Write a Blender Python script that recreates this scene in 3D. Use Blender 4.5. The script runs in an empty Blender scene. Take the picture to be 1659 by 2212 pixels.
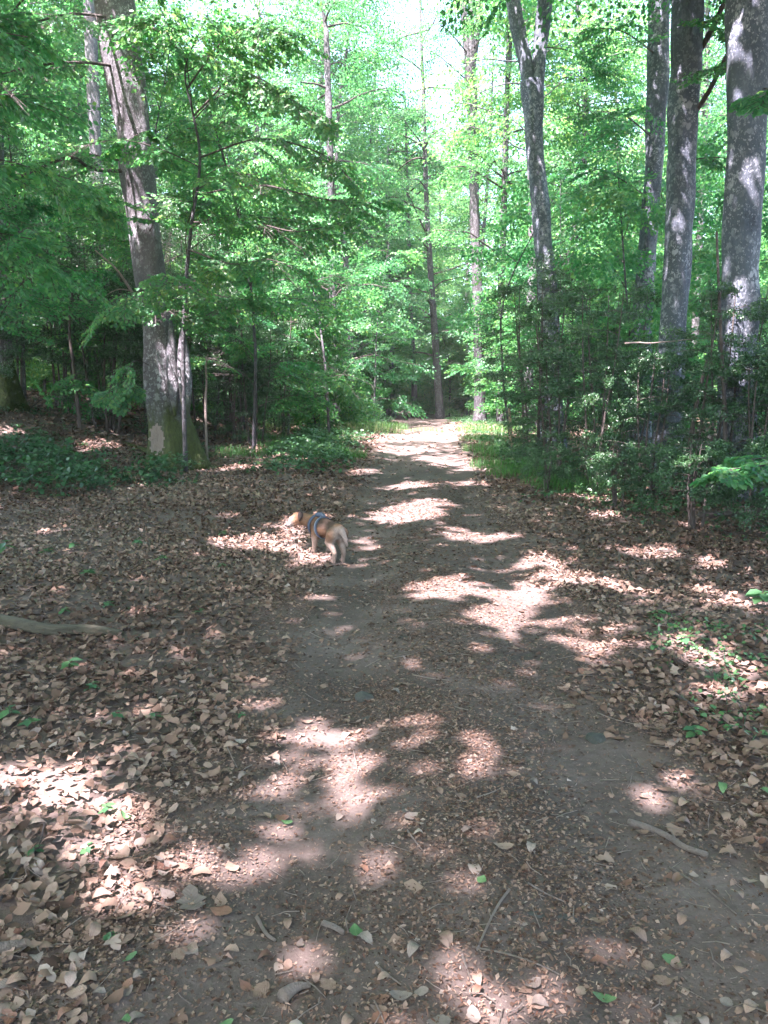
import bpy, math, random
import numpy as np
from mathutils import Vector

# ------------------------------------------------------------------ camera, world, sun, exposure
SC = bpy.context.scene
COL = SC.collection
IW, IH, F = 1659.0, 2212.0, 1662.0            # pixel frame used for the measurements on the photograph
CAM_Z, PITCH = 1.6, math.radians(7.61)
cd = bpy.data.cameras.new('camera')
cam = bpy.data.objects.new('camera', cd)
COL.objects.link(cam)
cam.location = (0, 0, CAM_Z)
cam.rotation_euler = (math.radians(90) - PITCH, 0, 0)
cd.sensor_fit = 'VERTICAL'
cd.sensor_height = 36.0
cd.lens = 36.0 * F / IH
cd.clip_end = 600
cd.clip_start = 0.05
SC.camera = cam

SUN_EL, SUN_AZ = math.radians(62), math.atan2(-0.62, -0.78)      # from behind the viewer's left shoulder
S = np.array([math.sin(SUN_AZ) * math.cos(SUN_EL), math.cos(SUN_AZ) * math.cos(SUN_EL), math.sin(SUN_EL)])
world = bpy.data.worlds.new('World')
SC.world = world
world.use_nodes = True
wn = world.node_tree
for n in list(wn.nodes):
    wn.nodes.remove(n)
wo = wn.nodes.new('ShaderNodeOutputWorld')
wb = wn.nodes.new('ShaderNodeBackground')
ws = wn.nodes.new('ShaderNodeTexSky')
ws.sky_type = 'NISHITA'
ws.sun_disc = False
ws.sun_elevation = SUN_EL
ws.sun_rotation = SUN_AZ
ws.dust_density = 4.0
wb.inputs['Strength'].default_value = 0.09
wn.links.new(ws.outputs[0], wb.inputs[0])
wn.links.new(wb.outputs[0], wo.inputs[0])

sd = bpy.data.lights.new('sun', 'SUN')
sd.energy = 4.0
sd.angle = math.radians(0.53)
sd.color = (1.0, 0.80, 0.93)
sun = bpy.data.objects.new('sun', sd)
COL.objects.link(sun)
sun.rotation_euler = Vector(S).to_track_quat('Z', 'Y').to_euler()
sun.location = (0, 0, 40)

SC.view_settings.view_transform = 'Standard'
SC.view_settings.look = 'None'
SC.view_settings.gamma = 1.0
SC.view_settings.use_curve_mapping = False
SC.view_settings.exposure = 4.1
SC.cycles.max_bounces = 10
SC.cycles.diffuse_bounces = 6
SC.cycles.transmission_bounces = 6
SC.cycles.use_denoising = True
SC.cycles.sample_clamp_indirect = 6.0

# ------------------------------------------------------------------ measuring
CP, SP = math.cos(PITCH), math.sin(PITCH)
def ray(u, v):
    x = (u - IW / 2) / F; z = -(v - IH / 2) / F
    return np.array([x, CP + z * SP, -SP + z * CP])
def at(u, v, y):                                   # the point of the pixel's ray at depth y
    d = ray(u, v); d = d / d[1]
    return np.array([0, 0, CAM_Z]) + d * y

rng = np.random.default_rng(7)
R_ = random.Random(7)
def sstep(t):
    t = np.clip(t, 0, 1)
    return t * t * (3 - 2 * t)
def path_c(y):
    y = np.asarray(y, float)
    return 0.18 + 0.012 * y + 0.0009 * np.maximum(y - 8, 0) ** 1.75
def height0(x, y):
    x = np.asarray(x, float); y = np.asarray(y, float)
    t = np.maximum(y - 7, 0) / 20
    z = 1.3 * (1 - np.exp(-t ** 1.3))
    z = z + 1.35 * sstep((-x - 4.2) / 6.5) * sstep((y - 8) / 10)
    z = z + 0.35 * sstep((x - 4.5) / 8) * sstep((y - 9) / 10)
    z = z + 3.0 * sstep((y - 60) / 60)
    z = z + 0.02 * np.sin(x * 1.3 + 0.7 * y) * np.sin(y * 0.9 - 0.4 * x) + 0.012 * np.sin(3.1 * x + 1) * np.sin(2.7 * y)
    return z
LEFT_EDGE = [(130, 2212), (270, 2080), (400, 1930), (480, 1720), (560, 1560), (600, 1420), (640, 1310), (690, 1220), (745, 1110), (790, 1030), (822, 970), (868, 918)]
RIGHT_EDGE = [(1800, 2212), (1640, 1950), (1500, 1760), (1410, 1600), (1330, 1490), (1275, 1400), (1240, 1310), (1170, 1210), (1075, 1110), (1035, 1030), (1008, 970), (965, 918)]
def on_ground(u, v, hf=height0):
    d = ray(u, v)
    t = 1.0
    for k in range(4000):
        p = np.array([0, 0, CAM_Z]) + d * t
        if p[2] <= hf(p[0], p[1]) or t > 120:
            return p
        t += max(0.004, 0.3 * (p[2] - hf(p[0], p[1])))
    return p
LE = np.array([on_ground(*p) for p in LEFT_EDGE]); RE = np.array([on_ground(*p) for p in RIGHT_EDGE])
LE = LE[np.argsort(LE[:, 1])]; RE = RE[np.argsort(RE[:, 1])]
def xl(y): return np.interp(y, LE[:, 1], LE[:, 0])
def xr(y): return np.interp(y, RE[:, 1], RE[:, 0])
def height(x, y):
    z = height0(x, y)
    a, b = xl(y), xr(y)
    w = b - a
    r1 = np.exp(-((x - (a + 0.20 * w)) / 0.26) ** 2); r2 = np.exp(-((x - (a + 0.80 * w)) / 0.26) ** 2)
    return z - 0.05 * (r1 + r2) + 0.02 * np.exp(-((x - (a + b) / 2) / 0.4) ** 2)
def gpt(u, v): return on_ground(u, v, height)
def gz(x, y): return float(height(x, y))

# ------------------------------------------------------------------ sun patches: where the crowns leave gaps
# (u, v, half width, half height, tilt in degrees, openness)
PATCH = [(880, 1108, 90, 24, 0, 1), (945, 1086, 42, 10, 8, .8), (1012, 1157, 62, 14, 3, .9), (975, 1272, 90, 27, 6, 1), (1095, 1338, 95, 32, 0, 1),
 (1135, 1288, 75, 26, 0, .9), (1180, 1228, 80, 32, 10, .8), (1350, 1272, 105, 13, 14, .8), (1290, 1385, 90, 52, 15, .5), (1440, 1195, 95, 16, 10, .7),
 (1572, 1228, 58, 17, 5, 1), (1575, 1292, 110, 20, 16, .85), (1520, 1405, 105, 38, 20, .7), (1600, 1490, 60, 42, 0, .7), (632, 1146, 42, 30, 0, .9), (622, 1186, 62, 18, 5, .9),
 (690, 1211, 66, 10, 0, .9), (800, 1180, 34, 13, 0, .8), (700, 1117, 40, 7, 0, .8), (530, 1172, 75, 17, 0, .8), (500, 1112, 30, 8, 0, .8), (215, 962, 48, 13, 0, 1), (860, 975, 60, 9, 0, 1),
 (905, 945, 95, 9, 0, 1), (960, 998, 55, 6, 4, 1), (890, 1048, 62, 8, 0, 1), (790, 950, 60, 12, 0, .8), (1010, 1045, 50, 7, 0, .8), (735, 1625, 105, 55, 0, .72), (745, 1715, 110, 85, 0, .72),
 (600, 1640, 60, 35, -20, .4), (985, 1590, 105, 26, 20, .7), (1060, 1630, 60, 20, 25, .6), (95, 1690, 150, 66, 0, .85), (285, 1760, 65, 75, 0, .75), (320, 1855, 100, 72, 0, .8),
 (60, 1770, 60, 30, -20, .7), (560, 1890, 90, 90, 0, .5), (1180, 2085, 140, 55, 10, .68), (1000, 2140, 95, 65, 0, .62), (1230, 2180, 150, 50, 0, .7), (1480, 1680, 45, 50, 30, .35),
 (1585, 1800, 60, 55, 20, .35), (785, 1020, 34, 7, 0, .9), (1290, 1080, 70, 8, 6, .7), (1310, 1112, 50, 9, 5, .9), (20, 932, 34, 11, 0, .9), (552, 972, 22, 6, 0, 1),
 (1085, 1160, 40, 12, 0, .4), (300, 1325, 16, 8, 0, .9), (1180, 1475, 50, 16, 0, .45), (1640, 2010, 45, 40, 0, .35)]
PG = []
for (u, v, a, b, tilt, op) in PATCH:
    c = gpt(u, v)
    t = math.radians(tilt)
    e1 = gpt(u + a * math.cos(t), v + a * math.sin(t))[:2] - c[:2]
    e2 = gpt(u - b * math.sin(t), v + b * math.cos(t))[:2] - c[:2]
    # ground point carried down the sun ray to z = 0
    c0 = c[:2] - S[:2] / S[2] * c[2]
    M = np.linalg.inv(np.array([e1, e2]).T)
    PG.append((c0, M, 1 + math.log(op) / 5.0, 1.0 + min(.35, .045 * np.linalg.norm(M) / 1.414)))
# points on trunks and leaves that stand in the sun: (u, v, depth, radius)
SPOT = [(335, 690, 15.2, .32), (240, 110, 15.4, .4), (262, 330, 15.3, .2), (480, 915, 15.6, .35), (445, 835, 17.2, .25), (1162, 110, 20, .2), (1408, 460, 18.8, .1), (1404, 390, 18.8, .06), (1462, 440, 14.8, .1),
        (1474, 330, 14.8, .1), (1490, 150, 14.8, .08), (1600, 180, 11.8, .06), (1628, 410, 11.8, .12), (1600, 60, 11.8, .12), (1190, 845, 19.8, .2), (1275, 825, 12.5, .3), (1340, 910, 12.8, .3), (1590, 1010, 7.2, .14), (1400, 740, 12, .25),
        (1500, 1020, 9.6, .2), (736, 1165, 8.0, .07), (1590, 640, 11.7, .2), (1600, 770, 11.7, .12)]
SG = []
for (u, v, y, r) in SPOT:
    p = at(u, v, y)
    SG.append((p, r))
def open_sky(Q, er=0.07):
    """how strongly a leaf at Q should be left out so the sun reaches a patch below: 0..1"""
    Q = np.asarray(Q)
    g = Q[:, :2] - S[:2] / S[2] * Q[:, 2:3]
    wob = np.stack([0.10 * np.sin(g[:, 1] * 5.1 + 1.3) + 0.06 * np.sin(g[:, 0] * 11.7), 0.10 * np.sin(g[:, 0] * 5.7 + 0.3) + 0.06 * np.sin(g[:, 1] * 12.9)], 1)
    out = np.zeros(len(Q))
    for c0, M, op, lim in PG:
        d = (g + wob * min(1.0, 0.4 / max(np.abs(M).max(), .01)) - c0) @ M.T
        r = np.hypot(d[:, 0], d[:, 1])
        out = np.maximum(out, np.where(r < lim, op, 0))
    for p, r in SG:
        w = Q - p
        s = w @ S
        dist = np.linalg.norm(w - s[:, None] * S, axis=1)
        out = np.maximum(out, np.where((dist < r + er) & (s > 0.3), 0.97, 0))
    return out
def sun_keep(Q, r=None):
    o = open_sky(Q)
    return (r if r is not None else rng).random(len(Q)) >= o

# ------------------------------------------------------------------ mesh helpers
class MB:
    def __init__(self): self.v = []; self.t = []; self.a = []; self.n = 0
    def add(self, v, t, tone=0.5):
        v = np.asarray(v, np.float32).reshape(-1, 3); t = np.asarray(t, np.int32).reshape(-1, 3)
        self.v.append(v); self.t.append(t + self.n)
        self.a.append(np.full(len(v), tone, np.float32) if np.isscalar(tone) else np.asarray(tone, np.float32))
        self.n += len(v)
    def inst(self, tv, tt, M, P, tone):
        """template (V,3),(T,3) placed N times by matrices M (N,3,3) and points P (N,3)"""
        N, V = len(P), len(tv)
        if N == 0: return
        v = np.einsum('nij,vj->nvi', M, tv) + P[:, None, :]
        t = (np.asarray(tt)[None] + (np.arange(N) * V)[:, None, None]).reshape(-1, 3)
        self.add(v.reshape(-1, 3), t, np.repeat(tone, V))
    def mesh(self, name, mat, smooth=False):
        v = np.concatenate(self.v); t = np.concatenate(self.t); a = np.concatenate(self.a)
        me = bpy.data.meshes.new(name)
        me.vertices.add(len(v)); me.loops.add(len(t) * 3); me.polygons.add(len(t))
        me.vertices.foreach_set('co', v.ravel())
        me.loops.foreach_set('vertex_index', t.ravel())
        me.polygons.foreach_set('loop_start', np.arange(0, len(t) * 3, 3, dtype=np.int32))
        if smooth: me.polygons.foreach_set('use_smooth', np.ones(len(t), bool))
        at_ = me.attributes.new('tone', 'FLOAT', 'POINT'); at_.data.foreach_set('value', a)
        me.update(calc_edges=True)
        me.materials.append(mat)
        return me
    def build(self, name, mat, parent=None, smooth=False):
        return link(name, self.mesh(name, mat, smooth), parent)
def link(name, me, parent=None, loc=None, rz=None, sc=None):
    o = bpy.data.objects.new(name, me)
    COL.objects.link(o)
    if parent is not None: o.parent = parent
    if loc is not None: o.location = tuple(float(c) for c in loc)
    if rz is not None: o.rotation_euler = (0, 0, rz)
    if sc is not None: o.scale = (sc,) * 3 if np.isscalar(sc) else sc
    return o
def tag(o, label, cat, group=None, kind=None):
    o['label'] = label; o['category'] = cat
    if group: o['group'] = group
    if kind: o['kind'] = kind
    return o
def empty(name, loc):
    o = bpy.data.objects.new(name, None); COL.objects.link(o); o.location = tuple(float(c) for c in loc)
    o.empty_display_size = 0.2
    return o
def unit(a): return a / np.maximum(np.linalg.norm(a, axis=-1, keepdims=True), 1e-9)
def spline(P, n):
    """Catmull-Rom through P (k,d) -> n points"""
    P = np.asarray(P, float); k = len(P)
    if k == 2: return P[0] + np.linspace(0, 1, n)[:, None] * (P[1] - P[0])
    Q = np.vstack([2 * P[0] - P[1], P, 2 * P[-1] - P[-2]])
    s = np.linspace(0, k - 1 - 1e-6, n); i = s.astype(int); f = (s - i)[:, None]
    a, b, c, d = Q[i], Q[i + 1], Q[i + 2], Q[i + 3]
    return 0.5 * (2 * b + (c - a) * f + (2 * a - 5 * b + 4 * c - d) * f ** 2 + (3 * b - a - 3 * c + d) * f ** 3)
def tube(P, rad, sides=6, noise=0.0, seed=0, cap=True, flute=None):
    P = np.asarray(P, float); n = len(P); rad = np.broadcast_to(np.asarray(rad, float), (n,))
    T = unit(np.gradient(P, axis=0))
    ref = np.array([0.0, 1.0, 0.0]) if abs(T[0, 1]) < 0.8 else np.array([1.0, 0, 0])
    N = np.zeros_like(T); a = unit(ref - T[0] * (ref @ T[0]))
    for i in range(n):
        a = unit(a - T[i] * (a @ T[i])); N[i] = a
    B = np.cross(T, N)
    th = np.linspace(0, 2 * np.pi, sides, endpoint=False)
    r = np.repeat(rad[:, None], sides, 1)
    if noise:
        g = np.random.default_rng(seed); s = np.concatenate([[0], np.cumsum(np.linalg.norm(np.diff(P, axis=0), axis=1))])[:, None]
        f = np.zeros((n, sides))
        for k in range(9):
            m = g.integers(1, 6); w = g.uniform(.5, 6.0); f += g.uniform(.3, 1) * np.sin(m * th[None] + g.uniform(0, 6.28) + w * s * g.choice([-1, 1])) / 4
        r = r * (1 + noise * f)
    if flute is not None: r = r * flute(P, th)
    v = P[:, None] + r[..., None] * (np.cos(th)[None, :, None] * N[:, None] + np.sin(th)[None, :, None] * B[:, None])
    v = v.reshape(-1, 3)
    i = np.arange(n - 1)[:, None] * sides; j = np.arange(sides)[None]; jn = (j + 1) % sides
    q = np.stack([i + j, i + jn, i + sides + jn, i + sides + j], -1).reshape(-1, 4)
    t = np.concatenate([q[:, [0, 1, 2]], q[:, [0, 2, 3]]])
    if cap:
        v = np.vstack([v, P[0], P[-1]]); c0, c1 = len(v) - 2, len(v) - 1
        j = np.arange(sides); jn = (j + 1) % sides
        t = np.vstack([t, np.stack([np.full(sides, c0), jn, j], 1), np.stack([np.full(sides, c1), (n - 1) * sides + j, (n - 1) * sides + jn], 1)])
    return v, t
def many_tubes(mb, A, Bp, r0, r1, sides=3, tone=0.5):
    """N straight thin twigs in one go"""
    A = np.asarray(A); Bp = np.asarray(Bp); N = len(A)
    if N == 0: return
    T = unit(Bp - A); ref = np.where(np.abs(T[:, 2:3]) < .9, np.array([[0, 0, 1.]]), np.array([[1., 0, 0]]))
    X = unit(np.cross(T, ref)); Y = np.cross(T, X)
    th = np.linspace(0, 2 * np.pi, sides, endpoint=False)
    ring = np.cos(th)[None, :, None] * X[:, None] + np.sin(th)[None, :, None] * Y[:, None]
    r0 = np.broadcast_to(r0, (N,))[:, None, None]; r1 = np.broadcast_to(r1, (N,))[:, None, None]
    v = np.concatenate([A[:, None] + ring * r0, Bp[:, None] + ring * r1], 1)
    j = np.arange(sides); jn = (j + 1) % sides
    t = np.concatenate([np.stack([j, jn, sides + jn], 1), np.stack([j, sides + jn, sides + j], 1)])
    t = (t[None] + (np.arange(N) * 2 * sides)[:, None, None]).reshape(-1, 3)
    mb.add(v.reshape(-1, 3), t, tone)

# ------------------------------------------------------------------ materials
def mat(name):
    m = bpy.data.materials.new(name); m.use_nodes = True
    nt = m.node_tree
    for n in list(nt.nodes): nt.nodes.remove(n)
    out = nt.nodes.new('ShaderNodeOutputMaterial')
    return m, nt, out
def N(nt, kind, **kw):
    n = nt.nodes.new(kind)
    for k, v in kw.items():
        if k.startswith('i_'): n.inputs[k[2:]].default_value = v
        else: setattr(n, k, v)
    return n
def ramp(nt, stops, fac=None, interp='LINEAR'):
    n = nt.nodes.new('ShaderNodeValToRGB'); e = n.color_ramp.elements; n.color_ramp.interpolation = interp
    while len(e) < len(stops): e.new(0.5)
    for i, (p, c) in enumerate(stops):
        e[i].position = p; e[i].color = (*c, 1) if len(c) == 3 else c
    if fac is not None: nt.links.new(fac, n.inputs[0])
    return n
def mixc(nt, fac, a, b, mode='MIX'):
    n = nt.nodes.new('ShaderNodeMix'); n.data_type = 'RGBA'; n.blend_type = mode
    for s, x in ((n.inputs[0], fac), (n.inputs[6], a), (n.inputs[7], b)):
        if hasattr(x, 'is_linked'): nt.links.new(x, s)
        else: s.default_value = x if np.isscalar(x) else (*x, 1)
    return n.outputs[2]
def math_(nt, op, a, b=0.0, clamp=False):
    n = nt.nodes.new('ShaderNodeMath'); n.operation = op; n.use_clamp = clamp
    for s, x in ((n.inputs[0], a), (n.inputs[1], b)):
        if hasattr(x, 'is_linked'): nt.links.new(x, s)
        else: s.default_value = x
    return n.outputs[0]
def leaf_mat(name, stops, trans, tstops=None, rough=0.45, spec=0.35):
    m, nt, out = mat(name)
    at_ = N(nt, 'ShaderNodeAttribute', attribute_name='tone')
    oi = N(nt, 'ShaderNodeObjectInfo')
    f = math_(nt, 'ADD', at_.outputs['Fac'], math_(nt, 'MULTIPLY', math_(nt, 'SUBTRACT', oi.outputs['Random'], 0.5), 0.25), True)
    c = ramp(nt, stops, f)
    p = N(nt, 'ShaderNodeBsdfPrincipled'); p.inputs['Roughness'].default_value = rough; p.inputs['Specular IOR Level'].default_value = spec
    nt.links.new(c.outputs[0], p.inputs['Base Color'])
    if trans:
        c2 = ramp(nt, tstops or stops, f)
        tr = N(nt, 'ShaderNodeBsdfTranslucent'); nt.links.new(c2.outputs[0], tr.inputs[0])
        mx = N(nt, 'ShaderNodeMixShader'); mx.inputs[0].default_value = trans
        nt.links.new(p.outputs[0], mx.inputs[1]); nt.links.new(tr.outputs[0], mx.inputs[2]); nt.links.new(mx.outputs[0], out.inputs[0])
    else: nt.links.new(p.outputs[0], out.inputs[0])
    return m
M_LEAF = leaf_mat('beech_leaf', [(0, (.024, .092, .044)), (.5, (.042, .138, .056)), (.85, (.075, .18, .056)), (1, (.14, .21, .055))], .50,
                  [(0, (.055, .26, .08)), (.5, (.10, .35, .09)), (1, (.22, .43, .095))])
M_HOLLY = leaf_mat('holly_leaf', [(0, (.014, .042, .018)), (.6, (.030, .080, .032)), (1, (.060, .13, .045))], .18, [(0, (.04, .14, .03)), (1, (.08, .22, .04))], .34, .45)
M_HERB = leaf_mat('herb_leaf', [(0, (.018, .056, .026)), (.6, (.035, .098, .040)), (1, (.075, .16, .055))], .28, [(0, (.05, .16, .05)), (1, (.10, .25, .06))], .42, .4)
M_GRASS = leaf_mat('grass_blade', [(0, (.035, .11, .03)), (.7, (.075, .18, .045)), (1, (.24, .22, .10))], .42, [(0, (.08, .28, .05)), (.7, (.14, .38, .07)), (1, (.3, .3, .14))])
M_DRYST = leaf_mat('dry_stalk', [(0, (.16, .13, .08)), (1, (.42, .36, .24))], .1)
LITTER = [(0, (.044, .029, .020)), (.22, (.092, .062, .043)), (.45, (.155, .112, .080)), (.7, (.205, .158, .118)), (.88, (.23, .195, .158)), (1, (.28, .25, .21))]
M_LITTER = leaf_mat('dead_leaf', LITTER, .12, None, .8, .12)
M_SCALE = leaf_mat('bud_scale', [(0, (.07, .030, .016)), (.5, (.150, .098, .066)), (.8, (.21, .155, .112)), (1, (.30, .23, .16))], .1, None, .6, .25)

def hero_leaf_mat(name, a, b, vein):
    m, nt, out = mat(name)
    tc = N(nt, 'ShaderNodeTexCoord'); sx = N(nt, 'ShaderNodeSeparateXYZ'); nt.links.new(tc.outputs['Object'], sx.inputs[0])
    ax = math_(nt, 'ABSOLUTE', sx.outputs[0])
    rib = math_(nt, 'LESS_THAN', ax, 0.0011)
    ph = math_(nt, 'SINE', math_(nt, 'MULTIPLY', math_(nt, 'SUBTRACT', sx.outputs[1], math_(nt, 'MULTIPLY', ax, 0.9)), 760.0))
    side = math_(nt, 'MULTIPLY', math_(nt, 'GREATER_THAN', ph, 0.86), 0.3)
    v = math_(nt, 'MAXIMUM', rib, side)
    oi = N(nt, 'ShaderNodeObjectInfo')
    no = N(nt, 'ShaderNodeTexNoise', i_Scale=70.0, i_Detail=4.0); nt.links.new(tc.outputs['Object'], no.inputs['Vector'])
    f = math_(nt, 'ADD', math_(nt, 'MULTIPLY', oi.outputs['Random'], .75), math_(nt, 'MULTIPLY', math_(nt, 'SUBTRACT', no.outputs[0], .5), .9), True)
    c = mixc(nt, f, a, b)
    c = mixc(nt, math_(nt, 'MULTIPLY', v, .4), c, vein)
    p = N(nt, 'ShaderNodeBsdfPrincipled'); p.inputs['Roughness'].default_value = .6; p.inputs['Specular IOR Level'].default_value = .3
    nt.links.new(c, p.inputs['Base Color'])
    bp = N(nt, 'ShaderNodeBump', i_Strength=.35, i_Distance=.0006)
    nt.links.new(ph, bp.inputs['Height']); nt.links.new(bp.outputs[0], p.inputs['Normal'])
    nt.links.new(p.outputs[0], out.inputs[0])
    return m
M_HTAN = hero_leaf_mat('tan_dead_leaf', (.11, .075, .052), (.215, .165, .122), (.10, .06, .04))
M_HGREY = hero_leaf_mat('grey_dead_leaf', (.095, .078, .062), (.19, .165, .135), (.09, .075, .06))
M_HBROWN = hero_leaf_mat('russet_dead_leaf', (.080, .042, .028), (.165, .095, .058), (.05, .025, .015))
M_HGREEN = hero_leaf_mat('green_fallen_leaf', (.045, .10, .035), (.075, .145, .055), (.11, .18, .08))

def soil_mat(name, stops, rough=.85):
    m, nt, out = mat(name)
    tc = N(nt, 'ShaderNodeTexCoord')
    n1 = N(nt, 'ShaderNodeTexNoise', i_Scale=1.3, i_Detail=6.0); n2 = N(nt, 'ShaderNodeTexNoise', i_Scale=28.0, i_Detail=8.0, i_Roughness=.7); n3 = N(nt, 'ShaderNodeTexVoronoi', i_Scale=55.0)
    for n in (n1, n2, n3): nt.links.new(tc.outputs['Object'], n.inputs['Vector'])
    f = math_(nt, 'ADD', math_(nt, 'MULTIPLY', n1.outputs[0], .6), math_(nt, 'MULTIPLY', n2.outputs[0], .4))
    c = ramp(nt, stops, f)
    c2 = mixc(nt, math_(nt, 'LESS_THAN', n3.outputs['Distance'], .16), c.outputs[0], (.13, .11, .085))
    p = N(nt, 'ShaderNodeBsdfPrincipled'); p.inputs['Roughness'].default_value = rough; p.inputs['Specular IOR Level'].default_value = .2
    nt.links.new(c2, p.inputs['Base Color'])
    b = N(nt, 'ShaderNodeBump', i_Strength=.8, i_Distance=.012); nt.links.new(n2.outputs[0], b.inputs['Height'])
    nt.links.new(b.outputs[0], p.inputs['Normal']); nt.links.new(p.outputs[0], out.inputs[0])
    return m
M_SOIL = soil_mat('path_soil', [(.32, (.036, .029, .023)), (.5, (.072, .059, .048)), (.68, (.122, .104, .088))])
M_GROUND = soil_mat('forest_floor', [(.3, (.045, .035, .028)), (.5, (.085, .068, .055)), (.7, (.130, .107, .088))])

def bark_mat(name, dark, mid, pale, moss_h=None, lichen=.5, scale=1.0, grain=None):
    m, nt, out = mat(name)
    tc = N(nt, 'ShaderNodeTexCoord'); oi = N(nt, 'ShaderNodeObjectInfo')
    off = N(nt, 'ShaderNodeVectorMath', operation='ADD'); nt.links.new(tc.outputs['Object'], off.inputs[0])
    sc_ = N(nt, 'ShaderNodeVectorMath', operation='SCALE'); sc_.inputs[0].default_value = (17, 23, 31); nt.links.new(oi.outputs['Random'], sc_.inputs['Scale']); nt.links.new(sc_.outputs[0], off.inputs[1])
    mp = N(nt, 'ShaderNodeMapping'); mp.inputs['Scale'].default_value = grain or (scale, scale, scale * .45); nt.links.new(off.outputs[0], mp.inputs[0])
    big = N(nt, 'ShaderNodeTexNoise', i_Scale=2.6, i_Detail=5.0, i_Roughness=.6); fine = N(nt, 'ShaderNodeTexNoise', i_Scale=26.0, i_Detail=8.0, i_Roughness=.7)
    vo = N(nt, 'ShaderNodeTexVoronoi', i_Scale=8.0); vs = N(nt, 'ShaderNodeTexVoronoi', i_Scale=17.0)
    for n in (big, fine): nt.links.new(mp.outputs[0], n.inputs['Vector'])
    warp = N(nt, 'ShaderNodeVectorMath', operation='ADD'); nt.links.new(off.outputs[0], warp.inputs[0])
    wsn = N(nt, 'ShaderNodeVectorMath', operation='SCALE'); wsn.inputs['Scale'].default_value = .20; nt.links.new(fine.outputs['Color'], wsn.inputs[0]); nt.links.new(wsn.outputs[0], warp.inputs[1])
    for n in (vo, vs): nt.links.new(warp.outputs[0], n.inputs['Vector'])
    c = ramp(nt, [(.32, dark), (.52, mid), (.72, tuple(x * 1.35 for x in mid))], math_(nt, 'ADD', math_(nt, 'MULTIPLY', big.outputs[0], .6), math_(nt, 'MULTIPLY', fine.outputs[0], .4)))
    hue = mixc(nt, ramp(nt, [(.4, (0, 0, 0)), (.62, (1, 1, 1))], big.outputs['Color']).outputs[0], c.outputs[0], (mid[0] * .98, mid[1] * .95, mid[2] * .85))
    amt = ramp(nt, [(.42, (0, 0, 0)), (.6, (1, 1, 1))], big.outputs[0])
    l1 = math_(nt, 'MULTIPLY', math_(nt, 'LESS_THAN', vo.outputs['Distance'], .40), amt.outputs[0])
    l2 = math_(nt, 'LESS_THAN', vs.outputs['Distance'], .30)
    hg = N(nt, 'ShaderNodeTexNoise', i_Scale=.8, i_Detail=3.0); nt.links.new(off.outputs[0], hg.inputs['Vector'])
    zone = ramp(nt, [(.36, (.25, .25, .25)), (.6, (1, 1, 1))], hg.outputs[0])
    li = math_(nt, 'MULTIPLY', math_(nt, 'MULTIPLY', math_(nt, 'MAXIMUM', l1, l2), lichen), zone.outputs[0])
    col = mixc(nt, li, hue, pale)
    if moss_h:
        sz = N(nt, 'ShaderNodeSeparateXYZ'); nt.links.new(tc.outputs['Object'], sz.inputs[0])
        mf = math_(nt, 'ADD', math_(nt, 'MULTIPLY', math_(nt, 'SUBTRACT', moss_h, sz.outputs[2]), 1.8), math_(nt, 'MULTIPLY', math_(nt, 'SUBTRACT', big.outputs[0], .5), 3.5), True)
        mc = ramp(nt, [(.3, (.018, .024, .010)), (.6, (.045, .065, .016)), (.8, (.085, .075, .03))], fine.outputs[0])
        col = mixc(nt, mf, col, mc.outputs[0])
    p = N(nt, 'ShaderNodeBsdfPrincipled'); p.inputs['Roughness'].default_value = .8; p.inputs['Specular IOR Level'].default_value = .25
    nt.links.new(col, p.inputs['Base Color'])
    b = N(nt, 'ShaderNodeBump', i_Strength=1.0, i_Distance=.04)
    nt.links.new(math_(nt, 'ADD', fine.outputs[0], math_(nt, 'MULTIPLY', big.outputs[0], 1.5)), b.inputs['Height'])
    nt.links.new(b.outputs[0], p.inputs['Normal']); nt.links.new(p.outputs[0], out.inputs[0])
    return m
M_BARK = bark_mat('beech_bark', (.028, .037, .045), (.068, .088, .106), (.31, .34, .35), None, .85)
M_BARKM = bark_mat('mossy_beech_bark', (.030, .029, .029), (.082, .085, .090), (.30, .33, .32), 1.45, .78)
M_FARBARK = bark_mat('far_beech_bark', (.034, .035, .038), (.068, .070, .074), (.20, .21, .21), None, .5)
M_TWIG = bark_mat('twig_bark', (.030, .026, .024), (.065, .058, .052), (.12, .12, .11), None, .3)
M_SAPB = bark_mat('sapling_bark', (.024, .024, .026), (.050, .051, .054), (.17, .19, .19), None, .6)  # also on some grown far trunks, darkening them as if shaded
M_STICK = bark_mat('dead_stick', (.11, .095, .078), (.215, .19, .16), (.30, .28, .25), None, .3, 6.0)
M_LOG = bark_mat('weathered_wood', (.036, .036, .024), (.105, .102, .070), (.17, .165, .12), None, .25, 4.0, (1.0, 9.0, 9.0))
M_PALE = bark_mat('bare_wood', (.10, .08, .05), (.24, .20, .14), (.36, .31, .23), None, .4, 4.0)
M_STONE = bark_mat('field_stone', (.045, .052, .044), (.085, .096, .080), (.14, .15, .13), None, .5, 9.0)

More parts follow.
